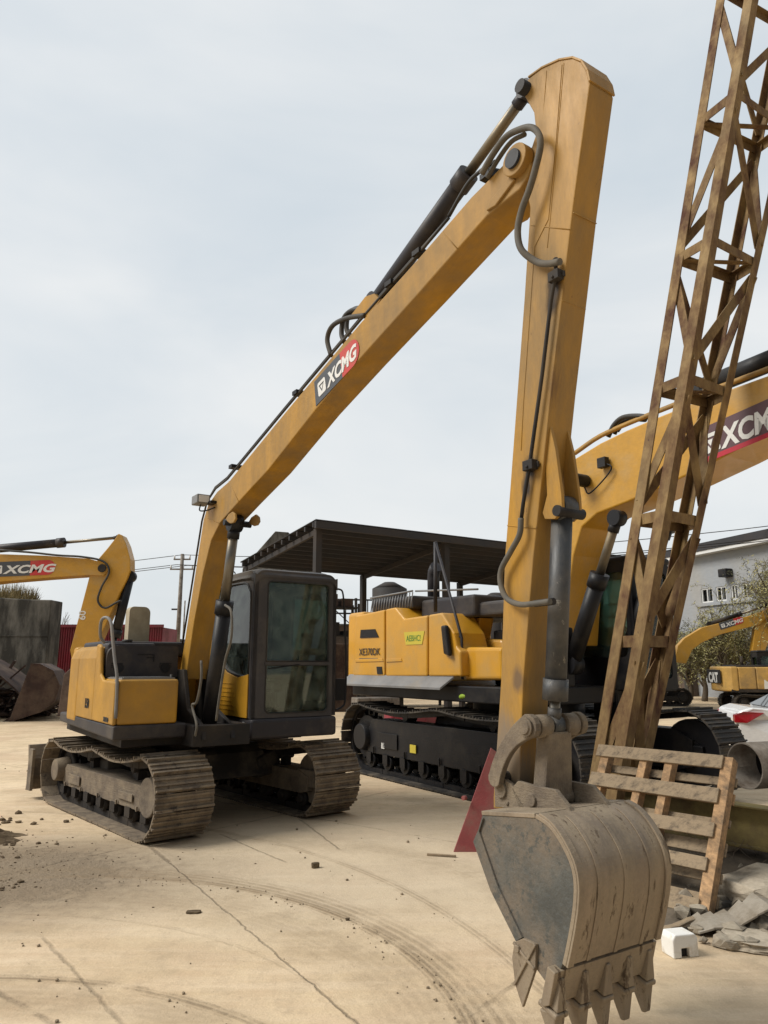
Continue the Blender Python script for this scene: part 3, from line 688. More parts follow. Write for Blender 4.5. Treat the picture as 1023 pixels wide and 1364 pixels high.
for y in (-BH+.018, BH-.018): strip(g, S3[1:], .012, y-.02, y+.02, .0221)
g.build('wear_strip', BUCK, ex, bevel=.002)
# cutting lip
LB = -BH-.050; q0 = M.onl(733, 1291, LB+BO); q1 = M.onl(724, 1341, LB+BO); q2 = M.onl(728, 1378, LB+BO)
c0 = Vector(q0); d = (Vector(q1)-c0); ll = d.length; d.normalize(); n = Vector((-d.y, d.x)); dt = (Vector(q2)-Vector(q1)).normalized(); nt = Vector((-dt.y, dt.x))
g = MB(); g.prism([tuple(c0+n*.030), tuple(c0+d*ll*.86+n*.030), tuple(c0+d*ll+n*.002), tuple(c0+d*ll-n*.02), tuple(c0-n*.02)], LB, BH+.012)
lipo = g.build('cutting_lip', BUCK, ex, bevel=.004)
for k in range(5):
    y = LB+.05+k*(BH+.012-LB-.10)/4
    def ring(c, nn, t0, t1, w): return [((c+nn*t0).x, y-w, (c+nn*t0).y), ((c+nn*t1).x, y-w, (c+nn*t1).y), ((c+nn*t1).x, y+w, (c+nn*t1).y), ((c+nn*t0).x, y+w, (c+nn*t0).y)]
    a0_ = c0+d*(ll*.18); a1_ = c0+d*(ll*.95); a2_ = c0+d*ll*1.08; a3_ = a2_+dt*.155
    g = MB(); g.hexa(ring(a0_, n, .028, .040, .014)+ring(a1_, n, -.04, .068, .033)); tooth = g.build('bucket_tooth', BUCK, ex, bevel=.010)
    g = MB(); g.hexa(ring(a1_+d*.004, n, -.045, .074, .041)+ring(a1_+d*.03, n, -.045, .074, .043))
    g.hexa(ring(a1_+d*.03, nt, -.038, .064, .038)+ring(a3_, nt, -.0, .024, .023)); g.build('tooth_tip', BUCK, tooth, bevel=.008)
# side cutters
ct = [M.onl(x, y, -BN) for x, y in [(688, 1254), (700, 1249), (717, 1257), (716, 1290), (699, 1341), (689, 1310), (685, 1275)]]
for s in (-1, 1):
    g = MB(); g.prism(ct, s*(BH), s*(BH+.018))
    cc = Vector((sum(p[0] for p in ct[:4])/4, sum(p[1] for p in ct[:4])/4))
    for i, j in ((0, 3), (2, 5)): g.bar((ct[i][0], s*(BH+.022), ct[i][1]), (ct[j][0], s*(BH+.022), ct[j][1]), .014, .012, up=(0, 1, 0))
    g.tube([(ct[0][0]+.03, s*(BH+.018), ct[0][1]-.02), (ct[0][0]+.03, s*(BH+.035), ct[0][1]-.02)], .018, 8)
    g.build('side_cutter', BUCK, ex, bevel=.003)
g = MB(); o0, o1 = OP[2], OP[0]                # stiffener along the opening edge
for s in (-1, 1): g.prism([OP[2], OP[1], OP[0], (OP[0][0]+.045, OP[0][1]+.03), (OP[1][0]+.06, OP[1][1]+.03), (OP[2][0]+.05, OP[2][1]+.06), (SP[0][0]+.02, SP[0][1]-.01)], s*BH, s*(BH+.012))
g.build('edge_stiffener', BUCKS, ex, bevel=.002)
# ears and top mud
ET = [M.onl(x, y, -.14) for x, y in [(700, 1092), (684, 1050), (692, 1040), (712, 1046), (742, 1052), (760, 1075), (775, 1104)]]
g = MB()
for y in (-.155, .125): g.prism(ET, y, y+.03)
zt_ = SP[0][1]
g.tube([(BE[0], -.17, BE[1]), (BE[0], .17, BE[1])], .034, 14)
g.tube([(6.42, -.17, zt_+.10), (6.42, .17, zt_+.10)], .045, 14)
g.prism([(6.36, zt_+.0), (6.36, zt_+.13), (6.42, zt_+.17), (6.50, zt_+.14), (6.62, zt_+.02)], -.155, -.125); g.prism([(6.36, zt_+.0), (6.36, zt_+.13), (6.42, zt_+.17), (6.50, zt_+.14), (6.62, zt_+.02)], .125, .155)
g.build('bucket_ear', MUDS, ex, bevel=.004)
g = MB()
for k in range(160):
    y = random.gauss(0, .07); x = random.uniform(6.42, 6.86)
    g.ball((x, y, zt_+.022+random.uniform(0, .02)), random.uniform(.004, .012), 1, .3)
tag(g.build('mud_clump', MUDS, ex), kind='stuff')
for o_ in ex.children:
    if o_.name.split('.')[0] in ('bucket_side', 'bucket_shell', 'wear_strip', 'cutting_lip', 'bucket_tooth', 'side_cutter', 'edge_stiffener'): o_.location.y = BO

# ================================================================== GROUND
def circ3(a, b, c):
    ax, ay, bx, by, cx, cy = a.x, a.y, b.x, b.y, c.x, c.y
    d = 2*(ax*(by-cy)+bx*(cy-ay)+cx*(ay-by))
    ux = ((ax*ax+ay*ay)*(by-cy)+(bx*bx+by*by)*(cy-ay)+(cx*cx+cy*cy)*(ay-by))/d
    uy = ((ax*ax+ay*ay)*(cx-bx)+(bx*bx+by*by)*(ax-cx)+(cx*cx+cy*cy)*(bx-ax))/d
    return ux, uy, math.hypot(ax-ux, ay-uy)
ARCS = [circ3(gnd(60, 1168), gnd(430, 1212), gnd(612, 1345))+(.045, .9), circ3(gnd(0, 1302), gnd(180, 1318), gnd(300, 1350))+(.035, .85),
        circ3(gnd(480, 1160), gnd(590, 1215), gnd(690, 1290))+(.045, .5), circ3(gnd(150, 1160), gnd(480, 1222), gnd(650, 1355))+(.13, .65),
        circ3(gnd(0, 1218), gnd(200, 1232), gnd(380, 1290))+(.02, .3), circ3(gnd(60, 1195), gnd(420, 1245), gnd(560, 1355))+(.30, .38), circ3(gnd(200, 1120), gnd(520, 1135), gnd(760, 1250))+(.22, .34), circ3(gnd(0, 1330), gnd(150, 1340), gnd(260, 1364))+(.2, .4)]
LINES = [(gnd(225, 1148), gnd(478, 1364), .005, .45), (gnd(296, 1112), gnd(378, 1147), .007, .45), (gnd(400, 1092), gnd(452, 1130), .007, .45),
         (gnd(225, 1148), gnd(180, 1110), .012, .5), (gnd(60, 1250), gnd(165, 1364), .008, .35)]
def ground_mat():
    m = bpy.data.materials.new('dusty concrete yard'); N, K = nodes(m); b = N['Principled BSDF']
    geo = N.new('ShaderNodeNewGeometry'); P = geo.outputs['Position']
    def noise(s, d=6, r=.6, v=P):
        n = N.new('ShaderNodeTexNoise'); n.inputs['Scale'].default_value = s; n.inputs['Detail'].default_value = d
        n.inputs['Roughness'].default_value = r; K.new(v, n.inputs['Vector']); return n
    def mr(src, a, c, lo=0., hi=1.):
        r = N.new('ShaderNodeMapRange'); r.inputs[1].default_value = a; r.inputs[2].default_value = c; r.inputs[3].default_value = lo; r.inputs[4].default_value = hi
        K.new(src, r.inputs[0]); return r.outputs[0]
    def mt(op, a, c=None):
        x = N.new('ShaderNodeMath'); x.operation = op; x.use_clamp = op == 'MAXIMUM'
        for i, v in ((0, a), (1, c)):
            if v is None: continue
            if isinstance(v, (int, float)): x.inputs[i].default_value = v
            else: K.new(v, x.inputs[i])
        return x.outputs[0]
    def vm(op, a, c):
        x = N.new('ShaderNodeVectorMath'); x.operation = op
        for i, v in ((0, a), (1, c)):
            if isinstance(v, (tuple, list)): x.inputs[i].default_value = v
            else: K.new(v, x.inputs[i])
        return x
    def mix(f, a, c, mode='MIX'):
        x = N.new('ShaderNodeMix'); x.data_type = 'RGBA'; x.blend_type = mode
        if isinstance(f, float): x.inputs[0].default_value = f
        else: K.new(f, x.inputs[0])
        for i, v in ((6, a), (7, c)):
            if isinstance(v, tuple): x.inputs[i].default_value = c4(v)
            else: K.new(v, x.inputs[i])
        return x.outputs[2]
    big = noise(.22, 5, .6); med = noise(1.3, 7, .65); fine = noise(9, 7, .7); grain = noise(70, 4, .7)
    mp = N.new('ShaderNodeMapping'); mp.inputs['Scale'].default_value = (.35, 2.2, 1); mp.inputs['Rotation'].default_value = (0, 0, R(-12)); K.new(P, mp.inputs['Vector'])
    st = noise(2.2, 7, .65, mp.outputs[0])
    col = mix(mr(big.outputs[0], .35, .65), (.62, .475, .30), (.74, .585, .39))
    col = mix(mr(noise(.55, 8, .7).outputs[0], .46, .66, 0., .7), col, (.50, .345, .225))
    col = mix(mr(noise(2.6, 9, .75).outputs[0], .52, .66, 0., .5), col, (.40, .31, .215))
    col = mix(mr(med.outputs[0], .45, .72), col, (.53, .405, .26))
    col = mix(mr(st.outputs[0], .45, .72, 0, .75), col, (.76, .61, .43))
    col = mix(mr(fine.outputs[0], .50, .80, 0, .55), col, (.38, .29, .195))
    # greyer worn patch between the machines
    pt = vm('SUBTRACT', P, (.0, 7.6, 0)); sc_ = vm('MULTIPLY', pt.outputs[0], (.30, .42, 0)); ln = N.new('ShaderNodeVectorMath'); ln.operation = 'LENGTH'; K.new(sc_.outputs[0], ln.inputs[0])
    dd = mt('ADD', ln.outputs['Value'], mr(med.outputs[0], 0, 1, -.4, .4))
    col = mix(mr(dd, .55, 1.15, .6, 0.), col, (.54, .455, .335))
    # muddy patch on the left
    pt = vm('SUBTRACT', P, (-3.9, 6.9, 0)); sc_ = vm('MULTIPLY', pt.outputs[0], (.40, .62, 0)); ln = N.new('ShaderNodeVectorMath'); ln.operation = 'LENGTH'; K.new(sc_.outputs[0], ln.inputs[0])
    dd = mt('ADD', ln.outputs['Value'], mr(fine.outputs[0], 0, 1, -.35, .35))
    mudf = mr(dd, .62, 1.15, .88, 0.); col = mix(mudf, col, (.25, .195, .135))
    # rubble corner on the right
    pt = vm('SUBTRACT', P, (3.4, 6.4, 0)); sc_ = vm('MULTIPLY', pt.outputs[0], (.50, .60, 0)); ln = N.new('ShaderNodeVectorMath'); ln.operation = 'LENGTH'; K.new(sc_.outputs[0], ln.inputs[0])
    dd = mt('ADD', ln.outputs['Value'], mr(fine.outputs[0], 0, 1, -.35, .35))
    col = mix(mr(dd, .6, 1.1, .85, 0.), col, (.20, .165, .12))
    sx = N.new('ShaderNodeSeparateXYZ'); K.new(P, sx.inputs[0])
    hgt = None
    wob = mr(noise(1.7, 5, .7).outputs[0], 0, 1, -.16, .16); wob2 = mr(noise(6, 5, .7).outputs[0], .0, 1, -.05, .05)
    brk = noise(3.1, 6, .7)
    for ux, uy, rad, w, amt in ARCS:
        v = vm('SUBTRACT', P, (ux, uy, 0)); l = N.new('ShaderNodeVectorMath'); l.operation = 'LENGTH'; K.new(v.outputs[0], l.inputs[0])
        a = mt('ABSOLUTE', mt('ADD', mt('SUBTRACT', l.outputs['Value'], rad), wob2))
        f = mr(a, w*.35, w*1.5, amt, 0.); f = mt('MULTIPLY', f, mr(brk.outputs[0], .30, .55)); f = mt('MULTIPLY', f, mr(mt('SINE', mt('MULTIPLY', l.outputs['Value'], 150. if w < .1 else 95.)), -1., .6, .45 if w < .18 else .8, 1.))
        col = mix(f, col, (.29, .215, .135)); hgt = f if hgt is None else mt('ADD', hgt, f)
    crk = None
    for p, q, w, amt in LINES:
        dx, dy = q.x-p.x, q.y-p.y; L = math.hypot(dx, dy); nx, ny = -dy/L, dx/L
        v = vm('SUBTRACT', P, (p.x, p.y, 0)); a = vm('DOT_PRODUCT', v.outputs[0], (nx, ny, 0)); t = vm('DOT_PRODUCT', v.outputs[0], (dx/L/L, dy/L/L, 0))
        dist = mt('ABSOLUTE', mt('ADD', a.outputs['Value'], mt('MULTIPLY', wob2, .7)))
        f = mr(dist, w*.6, w*2.6, amt, 0.); f = mt('MULTIPLY', f, mr(mt('ABSOLUTE', mt('SUBTRACT', t.outputs['Value'], .5)), .5, .56, 1., 0.))
        f = mt('MULTIPLY', f, mr(brk.outputs[0], .25, .5, .35, 1.))
        crk = f if crk is None else mt('MAXIMUM', crk, f)
    # slab joints, 4.6 m apart
    rot = N.new('ShaderNodeMapping'); rot.inputs['Rotation'].default_value = (0, 0, R(38)); K.new(P, rot.inputs['Vector'])
    sp = N.new('ShaderNodeSeparateXYZ'); K.new(rot.outputs[0], sp.inputs[0])
    for k in ('X', 'Y'):
        fr = mt('ABSOLUTE', mt('SUBTRACT', mt('FRACT', mt('DIVIDE', mt('ADD', sp.outputs[k], mt('MULTIPLY', wob2, .5)), 4.6)), .5))
        f = mr(fr, .0015, .006, .45, 0.); f = mt('MULTIPLY', f, mr(brk.outputs[0], .4, .6)); crk = mt('MAXIMUM', crk, f)
    col = mix(crk, col, (.115, .085, .055))
    vo = N.new('ShaderNodeTexVoronoi'); vo.inputs['Scale'].default_value = 26; K.new(P, vo.inputs['Vector'])
    sp_ = mt('MULTIPLY', mr(vo.outputs['Distance'], .05, .13, 1., 0.), mr(fine.outputs[0], .5, .62)); col = mix(mt('MULTIPLY', sp_, .6), col, (.13, .10, .07))
    col = mix(.5, col, mix(mr(grain.outputs[0], .3, .7), (.72, .72, .72), (1., 1., 1.)), 'MULTIPLY')
    K.new(col, b.inputs['Base Color']); b.inputs['Roughness'].default_value = .93; b.inputs['Specular IOR Level'].default_value = .25
    h = mt('ADD', mt('MULTIPLY', fine.outputs[0], .35), mt('MULTIPLY', grain.outputs[0], .10)); h = mt('ADD', h, mt('MULTIPLY', med.outputs[0], .5)); h = mt('ADD', h, mt('MULTIPLY', hgt, .35)); h = mt('SUBTRACT', h, mt('MULTIPLY', crk, .6))
    h = mt('ADD', h, mt('MULTIPLY', mudf, mt('MULTIPLY', fine.outputs[0], 2.0)))
    bp = N.new('ShaderNodeBump'); bp.inputs['Strength'].default_value = .75; bp.inputs['Distance'].default_value = .035
    K.new(h, bp.inputs['Height']); K.new(bp.outputs[0], b.inputs['Normal'])
    return m
g = MB(); v = [g.b.verts.new(p) for p in ((-400, -60, 0), (400, -60, 0), (400, 700, 0), (-400, 700, 0))]; g.b.faces.new(v)
tag(g.build('ground', ground_mat()), kind='structure')


# ================================================================== LARGE EXCAVATOR BEHIND
B = Frame(2.23, 11.8, 32)
bx = thing('excavator', 'large clean orange-yellow excavator with black running gear parked behind the lattice mast', 'excavator', (B.c[0], B.c[1], 0), B.rz)
for yc, out in ((-1.3, -1), (1.3, 1)):
    tk_ = crawler(bx, 'crawler_track', yc, .6, 2.82, .57, .21, SHOED, BLACK, BLACK, out, sag=.09, rollers=9, frame_h=.44, top_roll=2); tk_.location.x = -.27
g = MB(); g.prism([(-1.1, .55), (1.1, .55), (.9, 1.05), (-.9, 1.05)], -1.1, 1.1); g.tube([(0, 0, 1.0), (0, 0, 1.3)], .85, 36); g.build('carbody', BLACK, bx, bevel=.03)
L0 = -1.5
bp_ = lambda x, y, l=L0: B.onl(x, y, l)
g = MB(); g.box(-3.0, 1.4, -1.42, 1.27, 1.27, 1.5); g.build('deck', BLACK, bx, bevel=.02)
g = MB(); f0 = bp_(463, 909)[0]; f1 = bp_(603, 901)[0]
g.hexa([(f0, L0-.16, 1.44), (f1-.1, L0-.16, 1.44), (f1, L0+.02, 1.6), (f0+.05, L0+.02, 1.6), (f0, L0-.16, 1.47), (f1-.1, L0-.16, 1.47), (f1, L0+.02, 1.63), (f0+.05, L0+.02, 1.63)])
g.build('walkway_plate', RAIL, bx)
cw = [(-3.0+.0, -1.48)]+[(-2.9-.62*math.cos(R(a))**.7 if abs(a) < 90 else -2.9, 1.48*math.sin(R(a))) for a in range(-80, 81, 10)]+[(-3.0, 1.48)]
g = MB(); g.prism([(-2.55, -1.48)]+cw[1:-1]+[(-2.55, 1.48)], 1.45, 2.72, ax='z'); g.build('counterweight', NEW_Y, bx, bevel=.07, seg=3)
def bp_prism(nm, px, lo, hi, m, bev=.03):
    return MB().prism([bp_(x, y, lo) for x, y in px], lo, hi).build(nm, m, bx, bevel=bev, seg=3)
rear = bp_prism('engine_door', [(470, 900), (474, 820), (512, 812), (512, 901)], L0, -.9, NEW_Y)
mid = bp_prism('engine_door', [(513.5, 901), (513.5, 811.5), (526, 809), (538, 824), (569, 819.5), (569, 901)], L0, -.9, NEW_Y)
frt = bp_prism('side_cover', [(570.5, 901), (570.5, 819), (588, 816), (604, 843), (608, 862), (613, 868), (614, 901)], L0, -.9, NEW_Y)
g = MB(); g.prism([bp_(x, y, L0-.002) for x, y in [(480, 850), (481, 839), (500, 838), (505, 849)]], L0-.012, L0-.003); g.build('air_intake', BLACK, rear)
for pn, a, b_, z0 in ((rear, 474, 511, 882), (mid, 515, 536, 882)):
    g = MB(); q = [bp_(a, z0), bp_(b_, z0-1)]; g.prism([q[0], q[1], (q[1][0]-.03, q[1][1]+.05), (q[0][0], q[0][1]+.05)], L0-.014, L0-.001); g.build('pressed_rib', NEW_Y, pn, bevel=.006)
g = MB(); g.prism([bp_(x, y) for x, y in [(503, 898), (502, 888), (509, 888), (510, 898)]], L0-.01, L0-.001); g.build('door_latch', BLACK, mid)
o = bp_(479, 873); text('model_lettering', 'XE370DK', .17, (o[0], L0-.012, o[1]), (1, 0, 0), (0, 0, 1), BLKP, bx, bold=.0, sx=1.0)
g = MB(); g.box(o[0], o[0]+.62, L0-.008, L0-.003, o[1]-.08, o[1]-.05); g.build('stripe', GREYP, bx)
o = bp_(541, 859); g = MB(); g.prism([(o[0], o[1]), (o[0]+.45, o[1]), (o[0]+.52, o[1]+.2), (o[0]-.05, o[1]+.2)], L0-.008, L0-.003); st = g.build('sticker', YELP, bx)
text('lettering', 'AEBHC!', .13, (o[0]+.02, L0-.009, o[1]+.055), (1, 0, 0), (0, 0, 1), mat('green sign paint', (.10, .22, .03), .5, bump=0), bx, bold=.01, sx=.9)
g = MB(); g.prism([bp_(x, y, -1.35) for x, y in [(618, 906), (616, 862), (668, 862), (670, 906)]], -1.35, -.8); g.build('tank_step', NEW_Y, bx, bevel=.05, seg=3)
g = MB(); g.prism([bp_(x, y, -.8) for x, y in [(596, 870), (590, 822), (640, 818), (634, 850), (668, 852), (672, 866)]], -.8, -.5); g.build('inner_cover', NEW_Y, bx, bevel=.04)
g = MB(); g.box(.1, 1.5, -.75, -.5, 1.5, 2.3); g.build('hydraulic_tank', BLACK, bx, bevel=.03)
g = MB(); g.box(-2.6, -1.3, -1.25, 1.3, 2.70, 2.92); g.box(-1.3, .1, -1.1, .35, 2.5, 2.84); g.box(-1.0, 1.0, -1.0, -.6, 2.5, 2.72); hd = g.build('engine_hood', CHAR, bx, bevel=.05, seg=3)
q = MB()
for k in range(16): x = -2.6+k*.085; q.tube([(x, -1.28, 2.72), (x, -1.24, 2.97)], .010, 6)
q.tube([(-2.65, -1.26, 2.97), (-1.3, -1.26, 2.99)], .016, 6); q.tube([(-1.3, -1.2, 2.99), (.2, -1.1, 2.9)], .016, 6); q.build('hood_guard', RAIL, hd)
g = MB(); g.tube([(-1.9, -.4, 2.9), (-1.9, -.4, 3.3), (-1.85, -.42, 3.42), (-1.74, -.45, 3.5)], .11, 14); g.build('exhaust_stack', CHAR, bx)
p0, p1, p2, p3 = [(B.onl(x, y, -1.4)[0], -1.4, B.onl(x, y, -1.4)[1]) for x, y in ((580, 722), (580, 815), (615, 850), (616, 905))]
g = MB(); g.tube([p0, p1], .03, 8); g.tube([p0, p2, p3], .022, 8); g.tube([(p2[0], -1.4, p2[2]+.02), (p2[0]-.28, -1.42, p2[2]+.02)], .015, 6); g.build('guard_post', CHAR, bx)
mf, mz = B.onl(599, 853, -1.5); g = MB(); g.hexa([(mf-.1, -1.55, mz-.2), (mf+.10, -1.60, mz-.23), (mf+.1, -1.52, mz-.23), (mf-.1, -1.47, mz-.2), (mf-.16, -1.55, mz+.22), (mf+.02, -1.6, mz+.22), (mf+.02, -1.52, mz+.22), (mf-.16, -1.47, mz+.22)]); g.build('mirror', BLACK, bx, bevel=.03)
g = MB()
for r_ in range(3):
    for c_ in range(3): g.box(1.0+.0*r_+c_*.11, 1.08+c_*.11, -1.362, -1.352, 1.52+r_*.06-.2, 1.56+r_*.06-.2)
g.build('warning_sticker', WHITEP, bx)
def cab_at(par, f0, f1, l0, l1, z0, z1, zm, m=BLACK):
    g = MB(); t = .06
    fr_w = rrect(l0+.1, l1-.1, zm, z1-.16, .08); fr_l = rrect(l0+.1, l1-.1, z0+.15, zm-.05, .08)
    g.plate(rrect(l0, l1, z0, z1, .12, rs=(.02, .02, .14, .14)), [fr_w, fr_l], f1-t, f1, ax='x')
    g.plate(rrect(l0+.01, l1-.01, z0, z1-.01, .12, rs=(.02, .02, .14, .14)), [rrect(l0+.15, l1-.15, zm, z1-.2, .05)], f0, f0+t, ax='x')
    h = rrect(f0+.12, f1-.12, zm-.25, z1-.16, .12)
    for a in (l0, l1-t): g.plate([(f0, z0), (f1-.002, z0), (f1-.002, z1-.08), (f1-.1, z1-.01), (f0+.1, z1-.01), (f0, z1-.08)], [h], a, a+t, ax='y')
    g.box(f0+.02, f1-.02, l0+.02, l1-.02, z0-.02, z0+.06)
    c = g.build('cab', m, par, bevel=.01)
    r = MB(); r.box(f0-.01, f1+.02, l0-.01, l1+.01, z1-.04, z1+.07); r.build('cab_roof', m, c, bevel=.05, seg=4)
    for nm, P_, a, ax in (('windscreen', fr_w, f1-.03, 'x'), ('lower_windscreen', fr_l, f1-.03, 'x'), ('side_window', h, l0+.03, 'y'), ('door_window', h, l1-.03, 'y')):
        MB().prism([(p[0], p[1]) for p in P_], a, a+.005, ax=ax).build(nm, GLASS, c)
    s = MB(); lm = (l0+l1)/2; s.box(f0+.3, f0+.85, lm-.26, lm+.26, z0+.45, z0+.6); s.box(f0+.2, f0+.35, lm-.25, lm+.25, z0+.6, z0+1.2); s.box(f0+.35, f0+.8, lm-.2, lm+.2, z0+.06, z0+.45)
    s.build('seat', BLACK, c, bevel=.04)
    return c
cab_at(bx, .0, 1.78, .40, 1.27, 1.45, 3.28, 2.15)
g = MB(); g.box(-1.0, -.02, .5, 1.25, 1.5, 2.5); g.box(1.0, 1.42, .36, 1.25, 1.0, 1.44)
for k in range(8): g.box(1.42, 1.43, .38+k*.12, .395+k*.12, 1.02, 1.42)
for k in range(5): g.box(1.42, 1.435, .38, 1.24, 1.04+k*.08, 1.05+k*.08)
g.build('cab_base', BLACK, bx)
for px_, py_, m_, w_, h_ in ((546, 997, YELP, .16, .12), (508, 993, WHITEP, .09, .09)):
    f_, z_ = B.onl(px_, py_, -1.49); MB().box(f_, f_+w_, -1.492, -1.4825, z_-h_/2, z_+h_/2).build('sticker', m_, bx)
# boom, cylinders, decal
BL = .34
upb = [(716, 850), (722, 740), (738, 660), (764, 612), (800, 590), (835, 573), (870, 558), (940, 530), (1023, 500), (1120, 462), (1220, 440)]
dnb = [(1225, 500), (1120, 542), (1023, 577), (967, 607), (900, 640), (834, 669), (795, 684), (775, 702), (764, 740), (756, 800), (752, 860)]
def bo(pts, l): return [B.onl(x, y, l) for x, y in pts]
bm_ = MB().prism(bo(upb+dnb, -BL), -BL, BL).build('boom', NEW_A, bx, bevel=.02)
g = MB()
for l, off in ((-.28, 4), (-.2, 5)):
    g.tube(spline([(B.onl(x, y-off, l)[0], l, B.onl(x, y-off, l)[1]) for x, y in [(766, 608), (800, 585), (850, 563), (890, 547), (940, 527), (1023, 496), (1120, 458)]], 4), .03, 8)
g.build('boom_line', ARM_Y, bx)
g = MB()
for l, pts in ((-.2, [(810, 582), (818, 566), (830, 556), (848, 554), (866, 556)]), (-.1, [(818, 578), (826, 563), (840, 558), (860, 559)]), (0.0, [(822, 574), (834, 559), (850, 556), (870, 553)])):
    g.tube(spline([(B.onl(x, y, l)[0], l, B.onl(x, y, l)[1]) for x, y in pts], 5), .035, 8)
g.build('looped_hose', RUBB, bx)
a = B.onl(930, 530, 0); b = B.onl(1200, 410, 0)
hyd(bx, (a[0], 0, a[1]+.1), (b[0], 0, b[1]), .13, .07, .62, BLACK, CHROME, 'arm_cylinder')
for l in (-.52, .52):
    a = B.onl(762, 885, -.52); b = B.onl(822, 690, -.52); hyd(bx, (a[0], l, a[1]), (b[0], l, b[1]), .11, .06, .62, BLACK, CHROME, 'boom_cylinder')
g = MB(); f, z = B.onl(778, 640, -.42); g.tube([(f-.02, -.62, z), (f-.02, -.36, z)], .09, 14); f2, z2 = B.onl(803, 616, -.42); g.box(f2-.08, f2+.06, -.45, -.36, z2-.07, z2+.07); g.tube(spline([(f2, -.42, z2), (f2+.12, -.4, z2-.12), (f+.1, -.42, z-.2), (f, -.42, z-.1)], 5), .012, 6)
g.build('work_lamp', BLACK, bx, bevel=.01)
D = bo([(934, 571), (1100, 497), (1100, 545), (934, 612)], -BL-.004)
g = MB(); g.prism(D, -BL-.006, -BL-.001, mi=0); dl = g.build('decal', mat('maroon grey sign paint', (.10, .045, .055), .5, bump=0), bx)
R_ = bo([(934, 612), (1100, 545), (1100, 551), (934, 619)], -BL-.004); g = MB(); g.prism(R_, -BL-.007, -BL-.001); g.build('stripe', mat('crimson sign paint', (.45, .01, .03), .5, bump=0), dl)
xd = Vector((D[1][0]-D[0][0], 0, D[1][1]-D[0][1])).normalized(); yd = Vector((-xd.z, 0, xd.x)); ang = math.atan2(xd.z, xd.x)
o = Vector((B.onl(938, 607, -BL)[0], -BL-.009, B.onl(938, 607, -BL)[1])); Hh = (Vector((D[0][0], D[0][1]))-Vector((D[3][0], D[3][1]))).length
s_ = Hh*.62; Mt = Matrix(((xd.x, 0, yd.x, o.x), (0, 1, 0, o.y), (xd.z, 0, yd.z, o.z)+() , (0, 0, 0, 1)))
q = MB(); q.plate(rrect(0, s_, 0, s_, s_*.12), [[(s_*.14, s_*.8), (s_*.5, s_*.15), (s_*.86, s_*.8)]], -.002, 0, ax='y', M=Mt)
q.prism([(s_*.32, s_*.68), (s_*.5, s_*.34), (s_*.68, s_*.68)], -.002, 0, M=Mt); q.build('emblem', WHITEP, dl)
text('lettering', 'XCMG', Hh*.9, o+xd*s_*1.1, xd, yd, WHITEP, dl, bold=.035, shear=.25, sx=.82)

# ================================================================== SMALLER MACHINES FAR OFF
def far_excavator(label, cx, cy, h, s, body, armm, boom, boomw, stick_=None, tail=None, cabm=BLACK, trackm=SHOED):
    F_ = Frame(cx, cy, h); t = thing('excavator', label, 'excavator', (cx, cy, 0), F_.rz)
    for yc, out in ((-1.0*s, -1), (1.0*s, 1)): crawler(t, 'crawler_track', yc, .5*s, 2.0*s, .42*s, .2*s, trackm, DARK, DARK, out, sag=.05*s, rollers=6, frame_h=.2*s)
    g = MB(); g.box(-.8*s, .8*s, -.8*s, .8*s, .4*s, .85*s); g.tube([(0, 0, .8*s), (0, 0, 1.0*s)], .55*s, 24); g.build('carbody', DARK, t, bevel=.02)
    g = MB(); g.box(-2.1*s, 1.4*s, -1.25*s, 1.25*s, .95*s, 1.1*s); g.build('deck', DARK, t, bevel=.02)
    z1 = 2.15*s
    cw = [(-1.75*s, -1.27*s)]+[(-1.9*s-.6*s*math.cos(R(a))**.8, 1.27*s*math.sin(R(a))) for a in range(-80, 81, 16)]+[(-1.75*s, 1.27*s)]
    g = MB(); g.prism(cw, 1.0*s, z1, ax='z'); c = g.build('counterweight', body, t, bevel=.06, seg=3)
    g = MB(); g.box(-1.74*s, -.95*s, -1.26*s, -.6*s, 1.1*s, z1-.02); g.build('side_door', body, t, bevel=.04)
    g = MB(); g.box(-.93*s, -.1*s, -1.26*s, -.6*s, 1.1*s, z1-.02); g.build('side_door', body, t, bevel=.04)
    g = MB(); g.box(-.08*s, .8*s, -1.26*s, -.45*s, 1.1*s, z1-.03); g.build('tank', BLACK if tail else body, t, bevel=.04)
    g = MB(); g.box(-1.7*s, .1*s, -.55*s, 1.2*s, 1.1*s, z1+.06); g.build('engine_hood', DARK, t, bevel=.05)
    g = MB(); g.box(.8*s, 1.35*s, -1.26*s, -.5*s, 1.1*s, 1.6*s); g.build('tool_box', body, t, bevel=.04)
    g = MB(); g.tube([(-1.2*s, -.3*s, z1), (-1.2*s, -.3*s, z1+.5*s)], .07*s, 10); g.build('exhaust_stack', DARK, t)
    cab_at(t, -.2*s, 1.5*s, .35*s, 1.25*s, 1.1*s, 2.85*s, 1.85*s, cabm)
    b = MB().prism(boom, -boomw, boomw).build('boom', armm, t, bevel=.02)
    if stick_: MB().prism(stick_, -boomw*.8, boomw*.8).build('stick', armm, t, bevel=.02)
    return t, F_
